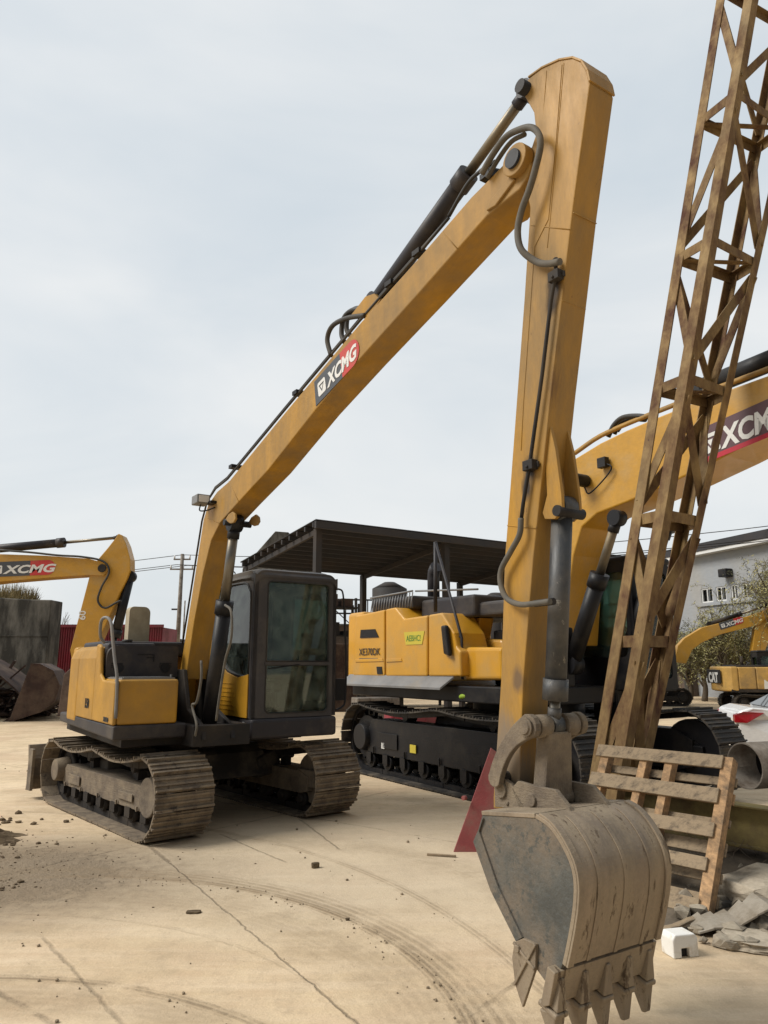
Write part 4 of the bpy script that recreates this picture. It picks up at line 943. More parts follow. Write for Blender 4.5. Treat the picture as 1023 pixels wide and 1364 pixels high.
# black-and-yellow machine on the right
s = .80
ct_, CF = far_excavator('yellow and black excavator with white block letters, parked in front of the rendered building', 14.95, 29.6, 84, s, PAST_Y, PAST_Y,
    [(.3, 1.5), (.9, 2.6), (2.2, 3.9), (4.8, 3.2), (4.7, 2.9), (2.3, 3.4), (1.3, 2.4), (.8, 1.5)], .2, [(4.3, 3.7), (4.9, 3.6), (5.3, 1.0), (5.0, 1.0)], True)
text('maker_lettering', 'CAT', .33, (-.02*s, -1.275*s, 1.62*s), (1, 0, 0), (0, 0, 1), WHITEP, ct_, bold=.05)
text('model_lettering', '313D', .16, (.0, -1.275*s, 1.27*s), (1, 0, 0), (0, 0, 1), WHITEP, ct_, bold=.03)
g = MB(); g.prism([(-.5, 1.12*s), (.0, 1.12*s), (-.48, 1.55*s)], -1.285*s, -1.268*s); g.build('white_flash', WHITEP, ct_)
g = MB(); g.box(-2.52*s, -2.44*s, -.9*s, .9*s, 1.35*s, 2.0*s); pl_ = g.build('name_plate', BLKP, ct_, bevel=.01)
text('maker_lettering', 'CAT', .5, (-2.53*s, .62*s, 1.42*s), (0, -1, 0), (0, 0, 1), WHITEP, pl_, bold=.05, sx=1.1)
# machine behind it with the long low boom
G_ = Frame(11.9, 34.5, 82)
gb = [G_.onl(x, y, -.25) for x, y in [(898, 882), (903, 860), (912, 850), (935, 836), (950, 832), (1000, 820), (1013, 815), (1022, 822), (1012, 832), (960, 845), (935, 856), (922, 866), (914, 884)]]
gs = [G_.onl(x, y, -.2) for x, y in [(1008, 822), (1024, 808), (1034, 822), (1030, 840), (1018, 870), (1002, 868)]]
gx, _ = far_excavator('faded yellow excavator, boom reaching right over the yellow and black machine', 11.9, 34.5, 82, .85, PAST_Y, NEW_A, gb, .25, gs)
f, z = G_.onl(960, 839, -.26); e = G_.onl(992, 829, -.26)
brand_decal(gx, (f, -.255, z), math.atan2(e[1]-z, e[0]-f), math.hypot(e[0]-f, e[1]-z), .3)
a = G_.onl(945, 834, 0); b = G_.onl(1022, 811, 0); hyd(gx, (a[0], 0, a[1]+.1), (b[0], 0, b[1]+.15), .09, .05, .55, DARK, CHROME, 'arm_cylinder')
# machine at the left edge, only its arm is in the picture
K_ = Frame(-16.2, 24, 90)
kb = [(.3, 1.7), (.9, 3.2), (2.0, 5.2)]+[K_.onl(x, y, -.3) for x, y in [(0, 738), (60, 740), (118, 744), (132, 748), (141, 752), (144, 759), (138, 767), (118, 766), (60, 770), (0, 775)]]+[(2.3, 4.2), (1.6, 3.2), (1.1, 1.7)]
ks = [K_.onl(x, y, -.2) for x, y in [(155, 716), (158, 711), (163, 713), (169, 726), (174, 745), (174, 760), (169, 773), (160, 790), (128, 862), (118, 890), (98, 890), (94, 866), (119, 770), (124, 755), (132, 744), (144, 730)]]
kx, _ = far_excavator('yellow excavator with its bent arm reaching in front of the stained concrete block', -16.2, 24, 90, 1.25, OLD_Y, NEW_A, kb, .3, ks)
o = K_.onl(0, 768, -.31); e = K_.onl(73, 765, -.31); brand_decal(kx, (o[0]-.35, -.305, o[1]-.02), math.atan2(e[1]-o[1], e[0]-o[0]), e[0]-o[0]+.35, .48)
a = K_.onl(-60, 736, 0); b = K_.onl(158, 716, 0); hyd(kx, (a[0], 0, a[1]), (b[0], 0, b[1]), .14, .05, .665, CHAR, CHROME, 'arm_cylinder')
a = K_.onl(168, 768, 0); b = K_.onl(146, 858, 0); hyd(kx, (a[0]+.12, 0, a[1]), (b[0]+.12, 0, b[1]), .15, .06, .9, BLACK, CHROME, 'bucket_cylinder')
g = MB(); g.tube(spline([(K_.onl(x, y, -.3)[0], -.34, K_.onl(x, y, -.3)[1]) for x, y in [(0, 733), (40, 736), (78, 740), (110, 742), (138, 748), (146, 762), (136, 782), (131, 800), (140, 810), (155, 803), (162, 800)]], 5), .035, 7); g.build('arm_hose', RUBB, kx)
f, z = K_.onl(136, 757, -.32); g = MB(); g.tube([(f, -.36, z), (f, .36, z)], .13, 14); g.build('pivot_pin', DARK, kx)
text('stencil_lettering', '60', .3, (K_.onl(113, 826, -.26)[0], -.245, K_.onl(113, 826, -.26)[1]), (0, 0, 1), (-1, 0, 0), WHITEP, kx, bold=.02)
g = MB(); f, z = K_.onl(100, 915, 0); g.prism([(f-.2, .25), (f+1.1, .2), (f+1.5, .9), (f+1.2, 1.6), (f+.3, 1.9), (f-.1, 1.5)], -.7, .7); g.build('bucket', RUSTM, kx, bevel=.03)

# ================================================================== LATTICE MAST
g0 = at(792, 992, 7.4)
CHD = [((792, 992, 7.40), (954, 0, 7.9)), ((833, 992, 7.12), (1002, 0, 7.3)), ((871, 992, 7.42), (1089, 0, 8.0)), ((856, 992, 7.72), (1046, 0, 8.5))]
chords = []
for p, q in CHD:
    p, q = at(*p), at(*q); dd = q-p; chords.append((p-dd*(p.z/dd.z), dd/dd.z))     # point at ground, slope per metre of height
cz = lambda i, z: chords[i][0]+chords[i][1]*z
ms = thing('lattice_mast', 'rusty ochre lattice mast section leaning to the right behind the pallet', 'mast', tuple((cz(0, 0)+cz(2, 0))/2))
O = Vector(ms.location)
ZT = 12.0
lv = []
for y in (1075, 855, 694, 521, 347, 165, -10, -190, -380):
    lo_, hi_ = 0, 14
    for _ in range(40):
        m_ = (lo_+hi_)/2; P_ = cz(0, m_); dep = P_.y*CT+(P_.z-CH)*ST; py = 682-FPX*(-P_.y*ST+(P_.z-CH)*CT)/dep
        if py > y: lo_ = m_
        else: hi_ = m_
    lv.append(m_)
ctr = lambda z: sum((cz(i, z) for i in range(4)), Vector())/4
for i in range(4):
    a, b = cz(i, 0)-O, cz(i, ZT)-O; n1 = cz((i+1) % 4, 3)-cz(i, 3); n2 = cz((i-1) % 4, 3)-cz(i, 3)
    MB().angle(a, b, .125, .016, n1, n2).build('chord', LATT, ms, bevel=.003)
for k, z in enumerate(lv):
    for i in range(4):
        j = (i+1) % 4; a, b = cz(i, z)-O, cz(j, z)-O; c_ = ctr(z)-O; inn = (c_-(a+b)/2).normalized()*.02
        g = MB(); g.bar(a.lerp(b, .05)+inn, a.lerp(b, .95)+inn, .012, .11, up=(0, 0, 1)); g.bar(a.lerp(b, .07)+inn*2.6+Vector((0, 0, .05)), a.lerp(b, .93)+inn*2.6+Vector((0, 0, .05)), .06, .01); g.build('cross_brace', LATT, ms)
        if k < len(lv)-1:
            z2 = lv[k+1]; u, v = (i, j) if (k+i) % 2 == 0 else (j, i)
            a, b = cz(u, z+.12)-O, cz(v, z2-.12)-O; MB().bar(a.lerp(b, .05)+inn*1.9, a.lerp(b, .95)+inn*1.9, .10, .014, up=inn).build('diagonal_brace', LATT, ms)
    if 0 < k: MB().bar((cz(0, z)-O).lerp(cz(2, z)-O, .06), (cz(0, z)-O).lerp(cz(2, z)-O, .94), .07, .012).build('cross_brace', LATT, ms)

# ================================================================== PALLET, BEAM, PIPE, RUBBLE
ph, al = R(48), R(32)
A_ = Vector((math.cos(ph), -math.sin(ph), 0)); Bk = Vector((math.sin(ph), math.cos(ph), 0)); U_ = Bk*math.sin(al)+Vector((0, 0, math.cos(al))); N_ = Bk*math.cos(al)-Vector((0, 0, math.sin(al)))
BR = Vector((2.30, 5.72, 0)); PO = BR-A_*1.2
pal = thing('wooden_pallet', 'weathered wooden pallet standing on edge against the lattice mast', 'pallet', tuple(PO))
PM = Matrix(((A_.x, N_.x, U_.x, 0), (A_.y, N_.y, U_.y, 0), (A_.z, N_.z, U_.z, .015), (0, 0, 0, 1)))
def pbox(nm, x0, x1, y0, y1, z0, z1, m, tilt=0., bev=.004):
    g = MB(); T = Matrix.Translation(((x0+x1)/2, 0, (z0+z1)/2))@Matrix.Rotation(tilt, 4, 'Y')@Matrix.Translation((-(x0+x1)/2, 0, -(z0+z1)/2)); g.box(x0, x1, y0, y1, z0, z1, M=PM@T)
    return g.build(nm, m, pal, bevel=bev)
for x0, x1 in ((.02, .10), (.40, .47), (.63, .70), (1.10, 1.19)): pbox('stringer', x0, x1, .002, .095, 0 if x0 > 1 else .03, 1.25, WOOD)
for z0, w_, t_, x1 in ((1.14, .11, 0.0, 1.12), (.86, .12, .01, 1.13), (.585, .11, -.006, 1.14), (.335, .10, .004, 1.13), (.02, .11, -.004, 1.12)):
    pbox('deck_board', -.02, x1, -.022, 0, z0, z0+w_, WOODG, t_)
for z0, w_ in ((1.05, .07), (.90, .09), (.72, .06), (.5, .10), (.30, .07), (.12, .09)): pbox('back_board', 0, 1.2, .097, .118, z0, z0+w_, WOOD if z0 > .8 and z0 < 1 else WOODG)
# beam
a, b = at(800, 1072, 7.55), at(1110, 1120, 6.0)
bmz = thing('steel_beam', 'olive painted steel I-beam lying behind the pallet and under the pipe', 'beam', (a.x, a.y, 0))
O2 = Vector(bmz.location); a, b = a-O2, b-O2; a.z = b.z = .50
dn_ = (b-a).normalized(); sd = Vector((-dn_.y, dn_.x, 0))
MB().bar(a, b, .012, .30).build('web', BEAM, bmz)
for z in (-.157, .157): MB().bar(a+Vector((0, 0, z)), b+Vector((0, 0, z)), .17, .014).build('flange', BEAM, bmz, bevel=.002)
g = MB()
for t in (.08, .55, .95):
    c = a.lerp(b, t); g.box(c.x-.14, c.x+.14, c.y-.1, c.y+.1, 0, .335)
g.build('support_block', SLAB, bmz, bevel=.02)
# pipe
mo = at(993, 1034, 7.1); mo.z = .70+.19; pd = Vector((.93, .36, 0)).normalized(); R0 = .205
pi_ = thing('steel_pipe', 'short length of wide steel pipe with its dark open mouth, resting on the beam', 'pipe', (mo.x, mo.y, mo.z))
g = MB(); k = 32; rings = []
e2 = Vector((-pd.y, pd.x, 0)); e3 = Vector((0, 0, 1))
for off, rr in ((0, R0), (1.9, R0), (1.9, R0-.012), (0, R0-.012)):
    rings.append([g.b.verts.new(pd*off+(e2*math.cos(2*math.pi*i/k)+e3*math.sin(2*math.pi*i/k))*rr) for i in range(k)])
for a4 in range(4):
    for i in range(k):
        f4 = g.face([rings[a4][i], rings[a4][(i+1) % k], rings[(a4+1) % 4][(i+1) % k], rings[(a4+1) % 4][i]]); f4.smooth = a4 in (0, 2)
g.build('pipe_wall', PIPEM, pi_)
g = MB(); g.tube([pd*.35, pd*.36], R0-.013, 28); g.build('pipe_shade_disc', BLACK, pi_)  # black disc stands in for the shade deep inside the open pipe
g = MB()
for off in (.02, .9, 1.86): g.tube([pd*off, pd*(off+.03)], R0+.008, 32)
gg = g
g = MB(); g.tube([pd*.8, pd*.86], R0+.012, 32); g.build('pipe_collar', PIPEM, pi_); gg.b.free()
def rock(name, label, cat, p, size, m, seed, rz=0., ry=0., top=None, group=None):
    rn = random.Random(seed); g = MB(); q = bmesh.ops.create_cube(g.b, size=1)
    bmesh.ops.subdivide_edges(g.b, edges=g.b.edges[:], cuts=3, use_grid_fill=True)
    for v in g.b.verts:
        c = v.co; k = 1-.16*(abs(c.x*2)**4*abs(c.y*2)**4)-.05*rn.random()
        v.co = Vector((c.x*size[0]*k*(1+.12*rn.uniform(-1, 1)), c.y*size[1]*k*(1+.12*rn.uniform(-1, 1)), c.z*size[2]*(1+.14*rn.uniform(-1, 1))))
    o = g.build(name, m, bevel=.008); o.location = p; o.rotation_euler = (ry*.5, ry, rz); tag(o, label, cat, group); return o
c = gnd(1003, 1222); rock('concrete_slab', 'thick broken concrete slab at the right edge beside the pallet foot', 'concrete slab', (c.x+.16, c.y+.1, .14), (.55, .5, .22), SLAB, 3, .5, -.12)
c = gnd(1010, 1262); rock('concrete_slab', 'flat pale concrete fragment lying in front of the thick broken slab', 'concrete slab', (c.x+.1, c.y, .03), (.6, .34, .05), SLAB, 5, -.3, .03)
c = gnd(968, 1218); rock('concrete_block', 'small grey block between the pallet foot and the broken slab', 'block', (c.x, c.y, .06), (.16, .07, .06), CONC, 8, .3)
c = gnd(955, 1242)
g = MB(); rn = random.Random(4)                      # bent sheet
pr = [(-.24, .0), (-.14, .03), (-.05, .035), (.05, .05), (.16, .11), (.26, .16), (.40, .12)]
for i in range(len(pr)-1): g.hexa([(pr[i][0], -.12, pr[i][1]), (pr[i+1][0], -.13, pr[i+1][1]), (pr[i+1][0], .14, pr[i+1][1]+.02), (pr[i][0], .10, pr[i][1]+.01), (pr[i][0], -.12, pr[i][1]+.012), (pr[i+1][0], -.13, pr[i+1][1]+.012), (pr[i+1][0], .14, pr[i+1][1]+.032), (pr[i][0], .10, pr[i][1]+.022)])
o = g.build('corrugated_sheet', mat('dusty bent sheet', (.36, .32, .26), .8, dirt=(.2, .165, .12), amt=.5, dscale=6, bump=.4)); o.location = (c.x+.08, c.y+.02, .02); tag(o, 'bent grey metal sheet crumpled on the rubble right of the foam box', 'metal sheet')
# loose rubble and dust heap behind the pallet
g = MB(); rn = random.Random(11)
for k in range(1300):
    x = rn.uniform(1.35, 4.6); y = rn.uniform(5.15, 8.2)
    if y < 5.0+.45*max(0, 2.3-x)+rn.uniform(0, .25): continue
    if (x < 2.1 and y < 6.0): continue
    r = rn.choice((.010, .014, .02, .03, .05, .075)); h_ = .16*math.exp(-((x-3.2)**2/1.4+(y-6.6)**2/.9))
    q = bmesh.ops.create_icosphere(g.b, subdivisions=1, radius=1)
    for v in q['verts']: v.co = Vector((x, y, h_+r*.3))+Vector((v.co.x*r*rn.uniform(.6, 1.5), v.co.y*r*rn.uniform(.6, 1.4), v.co.z*r*rn.uniform(.4, 1.)))
tag(g.build('rubble', mat('mixed rubble', (.21, .175, .13), .95, var=.6, scale=7, dirt=(.40, .35, .27), amt=.45, dscale=5, bump=.5)), kind='stuff')
g = MB(); n = 26
vs = [[None]*n for _ in range(n)]
for i in range(n):
    for j in range(n):
        x = 1.5+i*3.4/(n-1); y = 5.3+j*3.0/(n-1); e_ = min(i, j, n-1-i, n-1-j)/5
        h_ = (.30*math.exp(-((x-3.3)**2/1.0+(y-6.75)**2/.5))+.10*math.exp(-((x-2.2)**2/.5+(y-6.8)**2/.5)))+rn.uniform(0, .03)
        vs[i][j] = g.b.verts.new((x, y, h_*min(1, e_)-.012))
for i in range(n-1):
    for j in range(n-1): g.face([vs[i][j], vs[i+1][j], vs[i+1][j+1], vs[i][j+1]])
tag(g.build('dirt_heap', mat('dark yard dirt', (.085, .067, .048), .95, var=.3, dirt=(.17, .135, .095), amt=.45, dscale=3, bump=.9, bscale=12), norm=False), kind='stuff')
g = MB()
for k in range(330):                                 # dry brushwood
    x = rn.uniform(2.75, 4.3); y = rn.uniform(6.35, 7.1); z = .1; p = Vector((x, y, z)); d_ = Vector((rn.uniform(-.7, .7), rn.uniform(-.5, .5), 1)).normalized(); P_ = [p.copy()]
    for _ in range(4): d_ = (d_+Vector((rn.uniform(-.5, .5), rn.uniform(-.5, .5), rn.uniform(-.4, .15)))).normalized(); p = p+d_*rn.uniform(.06, .13); P_.append(p.copy())
    g.tube(P_, [.005, .004, .003, .003, .002], 4, smooth=False)
tag(g.build('brushwood', mat('dry twigs', (.16, .125, .095), .9, var=.4, bump=0)), kind='stuff')
for i, (px, py, L_, w_, t_, rz_0, m_, lab) in enumerate(((905, 1240, .34, .05, .02, .5, WOODG, 'short weathered board lying behind the foam box'), (985, 1240, .42, .06, .02, -.5, WOOD, 'yellowish board end between the broken slab and the flat fragment'),
        (950, 1205, .22, .035, .03, 1.0, WOOD, 'splintered stick against the pallet foot'), (925, 1222, .26, .09, .006, .2, RUSTM, 'rusty steel strip in the rubble below the pallet'))):
    c = gnd(px, py); g = MB(); n_ = 5
    for k in range(n_): g.bar((-L_/2+L_*k/n_, 0, .004*math.sin(k*2)), (-L_/2+L_*(k+1)/n_, 0, .004*math.sin(k*2+2)), w_*(1-.1*(k % 2)), t_)
    o = g.build(('board', 'board', 'wood_stick', 'steel_strip')[i], m_, bevel=.002); o.location = (c.x, c.y, .04+.01*i); o.rotation_euler = (.1, -.08, rz_0); tag(o, lab, ('board', 'board', 'stick', 'steel strip')[i])
# foam box
c = gnd(909, 1276); fb = thing('foam_box', 'small white foam block with a dark square hole, on the ground beside the bucket', 'box', (c.x+.01, c.y+.06, 0), R(14))
g = MB(); W, Dp, Ht = .09, .065, .135
g.plate([(-W, 0), (-.03, 0), (-.03, .055), (.025, .055), (.025, 0), (W, 0), (W, Ht*.8), (W-.02, Ht), (-W+.02, Ht), (-W, Ht*.8)], [], -Dp, Dp, ax='y'); g.build('block', FOAM, fb, bevel=.008, seg=3)
g = MB(); g.box(-.029, .024, -Dp+.03, -Dp+.035, .001, .054); g.build('hole', BLACK, fb)
# red plate
rp = thing('steel_plate', 'faded red triangular steel plate standing on the ground behind the excavator stick', 'steel plate', tuple(gnd(640, 1135)))
Or = Vector(rp.location); dR = Or.y
def rpt(x, y, k=0.): p = at(x, y, dR+k)-Or; return p
g = MB(); pts = [rpt(604, 1128), rpt(654, 996, .2), rpt(662, 1002, .2), rpt(712, 1080, .1), rpt(706, 1146)]; pts[0].z = 0; pts[-1].z = 0
A4 = [g.b.verts.new(p) for p in pts]; B4 = [g.b.verts.new(p+Vector((0, .02, 0))) for p in pts]; g.face(A4); g.face(B4[::-1])
for i in range(5): g.face([A4[i], B4[i], B4[(i+1) % 5], A4[(i+1) % 5]])
g.build('plate', REDPL, rp, bevel=.004)
g = MB(); p = rpt(620, 1062, .1); g.tube([p+Vector((-.0, -.02, 0)), p+Vector((-.03, -.05, .0))], .022, 10); g.bar(pts[2]+Vector((0, .02, 0)), Vector((.25, .5, .0)), .05, .012); g.build('plate_lug', REDPL, rp)
# loose clods on the open yard
c = gnd(420, 1156); rock('stone', 'small dark stone alone on the open ground in front of the tracks', 'stone', (c.x, c.y, .022), (.07, .05, .045), CLOD, 21, .5)
c = gnd(258, 1216); rock('clod', 'flat dark clod of dried mud lying between the tyre marks', 'clod', (c.x, c.y, .006), (.11, .06, .014), CLOD, 22, .1)
c = gnd(463, 1226); rock('stone', 'tiny dark stone on the curved tyre mark', 'stone', (c.x, c.y, .008), (.03, .02, .015), CLOD, 23, .1)
c = gnd(588, 1141); g = MB(); g.box(-.14, .14, -.012, .012, 0, .02); o = g.build('wood_strip', WOODG, bevel=.003); o.location = (c.x, c.y, .002); o.rotation_euler.z = -.25; tag(o, 'thin strip of wood lying in front of the red plate', 'wood strip')
g = MB(); rn = random.Random(5)
def heap(g, cx, cy, rx, ry, h, n=22, rough=.5):
    vs = [[None]*n for _ in range(n)]
    for i in range(n):
        for j in range(n):
            u, v = 2*i/(n-1)-1, 2*j/(n-1)-1; e_ = max(0, 1-u*u-v*v+.22*math.sin(5*u+3*v)+.18*math.sin(7*v-4*u+1))
            vs[i][j] = g.b.verts.new((cx+u*rx+rn.uniform(-.3, .3)*rx/n, cy+v*ry+rn.uniform(-.3, .3)*ry/n, h*min(1, e_)**.8*(1+rn.uniform(-rough, rough))-.004-(.02 if e_ <= 0 else 0)))
    for i in range(n-1):
        for j in range(n-1): g.face([vs[i][j], vs[i+1][j], vs[i+1][j+1], vs[i][j+1]])
for cx, cy, rx, ry, h in ((-3.55, 6.55, .42, .16, .06), (-4.5, 8.3, .75, .35, .10), (-4.1, 7.5, .5, .22, .05), (-5.6, 9.4, .9, .45, .13)): heap(g, cx, cy, rx, ry, h)
for cx, cy, sx, sy, n_, rm in ((-4.4, 8.2, .40, .2, 120, .03), (-3.5, 6.55, .25, .09, 110, .026), (-4.1, 7.5, .3, .14, 80, .025), (-5.2, 9.2, .6, .3, 100, .04), (-3.7, 7.3, .9, .6, 420, .009)):
    for k in range(n_):
        x, y = rn.gauss(cx, sx), rn.gauss(cy, sy); r = rn.uniform(.2, 1)*rm
        g.ball((x, y, r*.25), r, 1, .28, sc_=(1.2, 1, .7))
tag(g.build('mud_clods', CLOD), kind='stuff')
g = MB()
for ux, uy, rad, w_, amt in [(-1e9, 0, 0, 0, 0)][:0]+ARCS[:1]*5+ARCS[1:2]*2+ARCS[2:3]*2:
    for k in range(120):
        th = rn.uniform(0, 2*math.pi); rr = rad+rn.gauss(-.06, .06); x = ux+rr*math.cos(th); y = uy+rr*math.sin(th)
        if not (2.6 < y < 8.5 and abs(x) < y*.6) or rn.random() < .35: continue
        r = rn.choice((.003, .004, .005, .007, .010)); g.ball((x, y, r*.5), r, 1, .25)
for k in range(200):
    y = rn.uniform(3.2, 16); x = rn.uniform(-.62, .62)*y; r = rn.choice((.003, .004, .004, .006, .009))*(1+.08*y); g.ball((x, y, r*.4), r, 1, .25)
tag(g.build('loose_grit', mat('grit', (.25, .195, .13), .95, var=.4, bump=0)), kind='stuff')
# green sling on the track of the large machine
P_ = at(628, 937, 10.95); gs_ = MB(); q = [P_+Vector((.17*math.cos(a*.9)*(1-.04*a), .10*math.sin(a*.9), .05+.012*a)) for a in range(0, 14)]
O3 = Vector((P_.x, P_.y, P_.z-.06)); gs_.tube(spline([p-O3 for p in q], 5), .036, 8); o = gs_.build('lifting_sling', GREENP); o.location = O3; tag(o, 'coiled yellow-green lifting sling lying on top of the black track', 'sling')

# ================================================================== WHITE CAR
car = thing('parked_car', 'white saloon car parked at the right edge, its red tail light showing', 'car', (8.6, 13.72, 0), Frame(0, 0, 79).rz)
def arch(cx, r, n=9): return [(cx+r*math.cos(R(a)), .31+r*math.sin(R(a))) for a in [-10+200*k/n for k in range(n+1)]]
low = [(-2.25, .32), (-1.9, .24)]+arch(-1.36, .36)[::-1]+arch(1.32, .36)[::-1]+[(2.1, .24), (2.32, .36), (2.34, .58), (2.2, .74), (1.3, .93), (.9, .97), (-1.5, 1.02), (-2.05, 1.06), (-2.26, 1.0), (-2.33, .86), (-2.30, .55)]
g = MB(); g.prism(low, -.84, .84)
for v in g.b.verts:
    if v.co.x < -1.9: v.co.y *= 1-.16*((-v.co.x-1.9)/.45)**1.6
    if v.co.x > 1.8: v.co.y *= 1-.22*((v.co.x-1.8)/.55)**1.6
body = g.build('body', CARW, car, bevel=.06, seg=4)
roof = [(-1.72, 1.03), (-1.15, 1.33), (-.75, 1.42), (-.1, 1.46), (.35, 1.41), (1.15, .96)]
g = MB(); A6 = []; B6 = []
def rw(z): return .80-.22*((z-.95)/.5)
g = MB(); n_ = len(roof)
A6 = [g.b.verts.new((x, -rw(z), z)) for x, z in roof]; B6 = [g.b.verts.new((x, rw(z), z)) for x, z in roof]
g.face(A6); g.face(B6[::-1])
for i in range(n_): g.face([A6[i], B6[i], B6[(i+1) % n_], A6[(i+1) % n_]])
g.build('cabin', CARW, car, bevel=.05, seg=4)
for s in (-1, 1):
    for w_ in ([(-1.22, 1.06), (-.98, 1.30), (-.70, 1.36), (-.55, 1.37), (-.55, 1.04)], [(-.48, 1.04), (-.48, 1.375), (-.08, 1.40), (.28, 1.36), (.88, 1.01)]):
        g = MB(); a = [g.b.verts.new((x, s*(rw(z)+.004), z)) for x, z in w_]; b = [g.b.verts.new((x, s*(rw(z)-.01), z)) for x, z in w_]; g.face(a); g.face(b[::-1])
        for i in range(len(w_)): g.face([a[i], b[i], b[(i+1) % len(w_)], a[(i+1) % len(w_)]])
        g.build('side_window', DGLASS, car)
g = MB(); g.hexa([(-1.70, -.66, 1.055), (-1.70, .66, 1.055), (-1.18, .56, 1.335), (-1.18, -.56, 1.335), (-1.72, -.66, 1.065), (-1.72, .66, 1.065), (-1.20, .56, 1.345), (-1.20, -.56, 1.345)]); g.build('rear_window', DGLASS, car)
g = MB(); g.hexa([(.43, -.57, 1.38), (.43, .57, 1.38), (1.08, .68, 1.0), (1.08, -.68, 1.0), (.45, -.57, 1.40), (.45, .57, 1.40), (1.11, .68, 1.01), (1.11, -.68, 1.01)]); g.build('windscreen', DGLASS, car)
for s in (-1, 1):
    g = MB(); tl = [(-2.345, .80), (-2.34, .93), (-2.20, .99), (-1.88, .975), (-2.05, .87), (-2.16, .80)]
    def yy(x): return (.84*(1-.16*max(0, (-x-1.9)/.45)**1.6))
    a = [g.b.verts.new((x, s*(yy(x)+.016), z)) for x, z in tl]; b = [g.b.verts.new((x, s*(yy(x)-.12), z)) for x, z in tl]; g.face(a); g.face(b[::-1])
    for i in range(6): g.face([a[i], b[i], b[(i+1) % 6], a[(i+1) % 6]])
    g.build('tail_light', TLIGHT, car, bevel=.008)
    for x in (-1.36, 1.32):
        g = MB(); g.tube([(x, s*.62, .31), (x, s*.83, .31)], .31, 30); w_ = g.build('wheel', TYRE, car, bevel=.03)
        g = MB(); g.tube([(x, s*.825, .31), (x, s*.834, .31)], .20, 26)
        for k in range(5): a = 2*math.pi*k/5; g.bar((x+.03*math.cos(a), s*.842, .31+.03*math.sin(a)), (x+.195*math.cos(a), s*.842, .31+.195*math.sin(a)), .045, .018, up=(0, 1, 0))
        g.build('rim', RAIL, w_)
        g = MB(); g.tube([(x, s*.60, .31), (x, s*.66, .31)], .355, 26); g.build('wheel_arch', BLACK, car)
g = MB(); g.box(-2.36, -2.30, -.5, .5, .36, .5); g.build('rear_bumper', CARW, car, bevel=.02)
for s in (-1, 1): g = MB(); g.box(-.3, -.12, s*.845-.008, s*.845+.008, .86, .885); g.build('door_handle', CARW, car)

# ================================================================== SHED
S0 = Vector((-2.0, 22.5, 0)); SU = Vector((.836, .549, 0)); SW_ = Vector((-.549, .836, 0))
sh = thing('open_shed', 'dark open sided shed with a corrugated roof on posts behind the machines', 'shed', tuple(S0), math.atan2(SU.y, SU.x))
LU, LW = 15.5, 5.6
def rz_(w_): return 6.05-.11*w_
g = MB(); n = 90; pr = []
for k in range(n*2+1): w_ = -.15+(LW+.3)*k/(n*2); pr.append((w_, rz_(w_)+.09+(.025 if k % 2 else 0)))
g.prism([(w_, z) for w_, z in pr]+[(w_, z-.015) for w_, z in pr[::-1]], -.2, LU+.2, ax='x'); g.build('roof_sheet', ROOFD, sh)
for k in range(11):
    w_ = .05+k*(LW-.1)/10; MB().box(-.2, LU+.2, w_-.04, w_+.04, rz_(w_)-.10, rz_(w_)+.05).build('purlin', ROOFD, sh)
for u in (0.0, 5.0, 10.0, 15.2):
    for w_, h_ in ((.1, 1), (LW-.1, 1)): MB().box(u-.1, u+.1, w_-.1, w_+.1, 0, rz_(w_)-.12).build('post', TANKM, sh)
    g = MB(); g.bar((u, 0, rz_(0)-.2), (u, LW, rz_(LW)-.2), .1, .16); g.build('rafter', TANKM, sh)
MB().box(-.2, LU+.2, -.16, -.04, 5.9, 6.12).build('fascia', ROOFD, sh)
def shed_pt(u, w_): return S0+SU*u+SW_*w_
for i, (px, d_, r, h_) in enumerate(((386, 33, .75, 5.0), (519, 34, .8, 5.2), (662, 36, .8, 4.9))):
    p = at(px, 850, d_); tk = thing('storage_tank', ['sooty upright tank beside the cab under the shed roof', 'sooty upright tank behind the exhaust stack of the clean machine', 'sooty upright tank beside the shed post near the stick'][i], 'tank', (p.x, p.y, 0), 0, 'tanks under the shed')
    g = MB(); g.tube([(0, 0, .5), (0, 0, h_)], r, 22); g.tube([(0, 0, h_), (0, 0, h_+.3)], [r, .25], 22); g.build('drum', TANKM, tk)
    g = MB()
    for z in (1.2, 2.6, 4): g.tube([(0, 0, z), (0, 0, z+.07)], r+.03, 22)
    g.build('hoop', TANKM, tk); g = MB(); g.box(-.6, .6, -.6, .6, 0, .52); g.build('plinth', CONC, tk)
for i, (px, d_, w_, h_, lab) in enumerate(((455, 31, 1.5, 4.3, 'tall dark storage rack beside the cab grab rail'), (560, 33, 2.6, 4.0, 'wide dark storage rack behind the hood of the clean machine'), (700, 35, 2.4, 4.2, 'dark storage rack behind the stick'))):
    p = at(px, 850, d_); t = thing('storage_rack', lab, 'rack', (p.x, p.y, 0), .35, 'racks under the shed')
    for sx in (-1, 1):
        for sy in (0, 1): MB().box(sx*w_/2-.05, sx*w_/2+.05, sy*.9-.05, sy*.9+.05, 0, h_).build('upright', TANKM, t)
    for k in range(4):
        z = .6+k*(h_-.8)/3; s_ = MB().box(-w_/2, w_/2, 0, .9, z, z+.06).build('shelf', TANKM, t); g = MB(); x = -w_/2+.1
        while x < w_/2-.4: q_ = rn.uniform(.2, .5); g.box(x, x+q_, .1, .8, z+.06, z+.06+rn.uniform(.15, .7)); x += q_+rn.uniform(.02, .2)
        g.build('stored_parts', RUSTM if k % 2 else TANKM, s_)
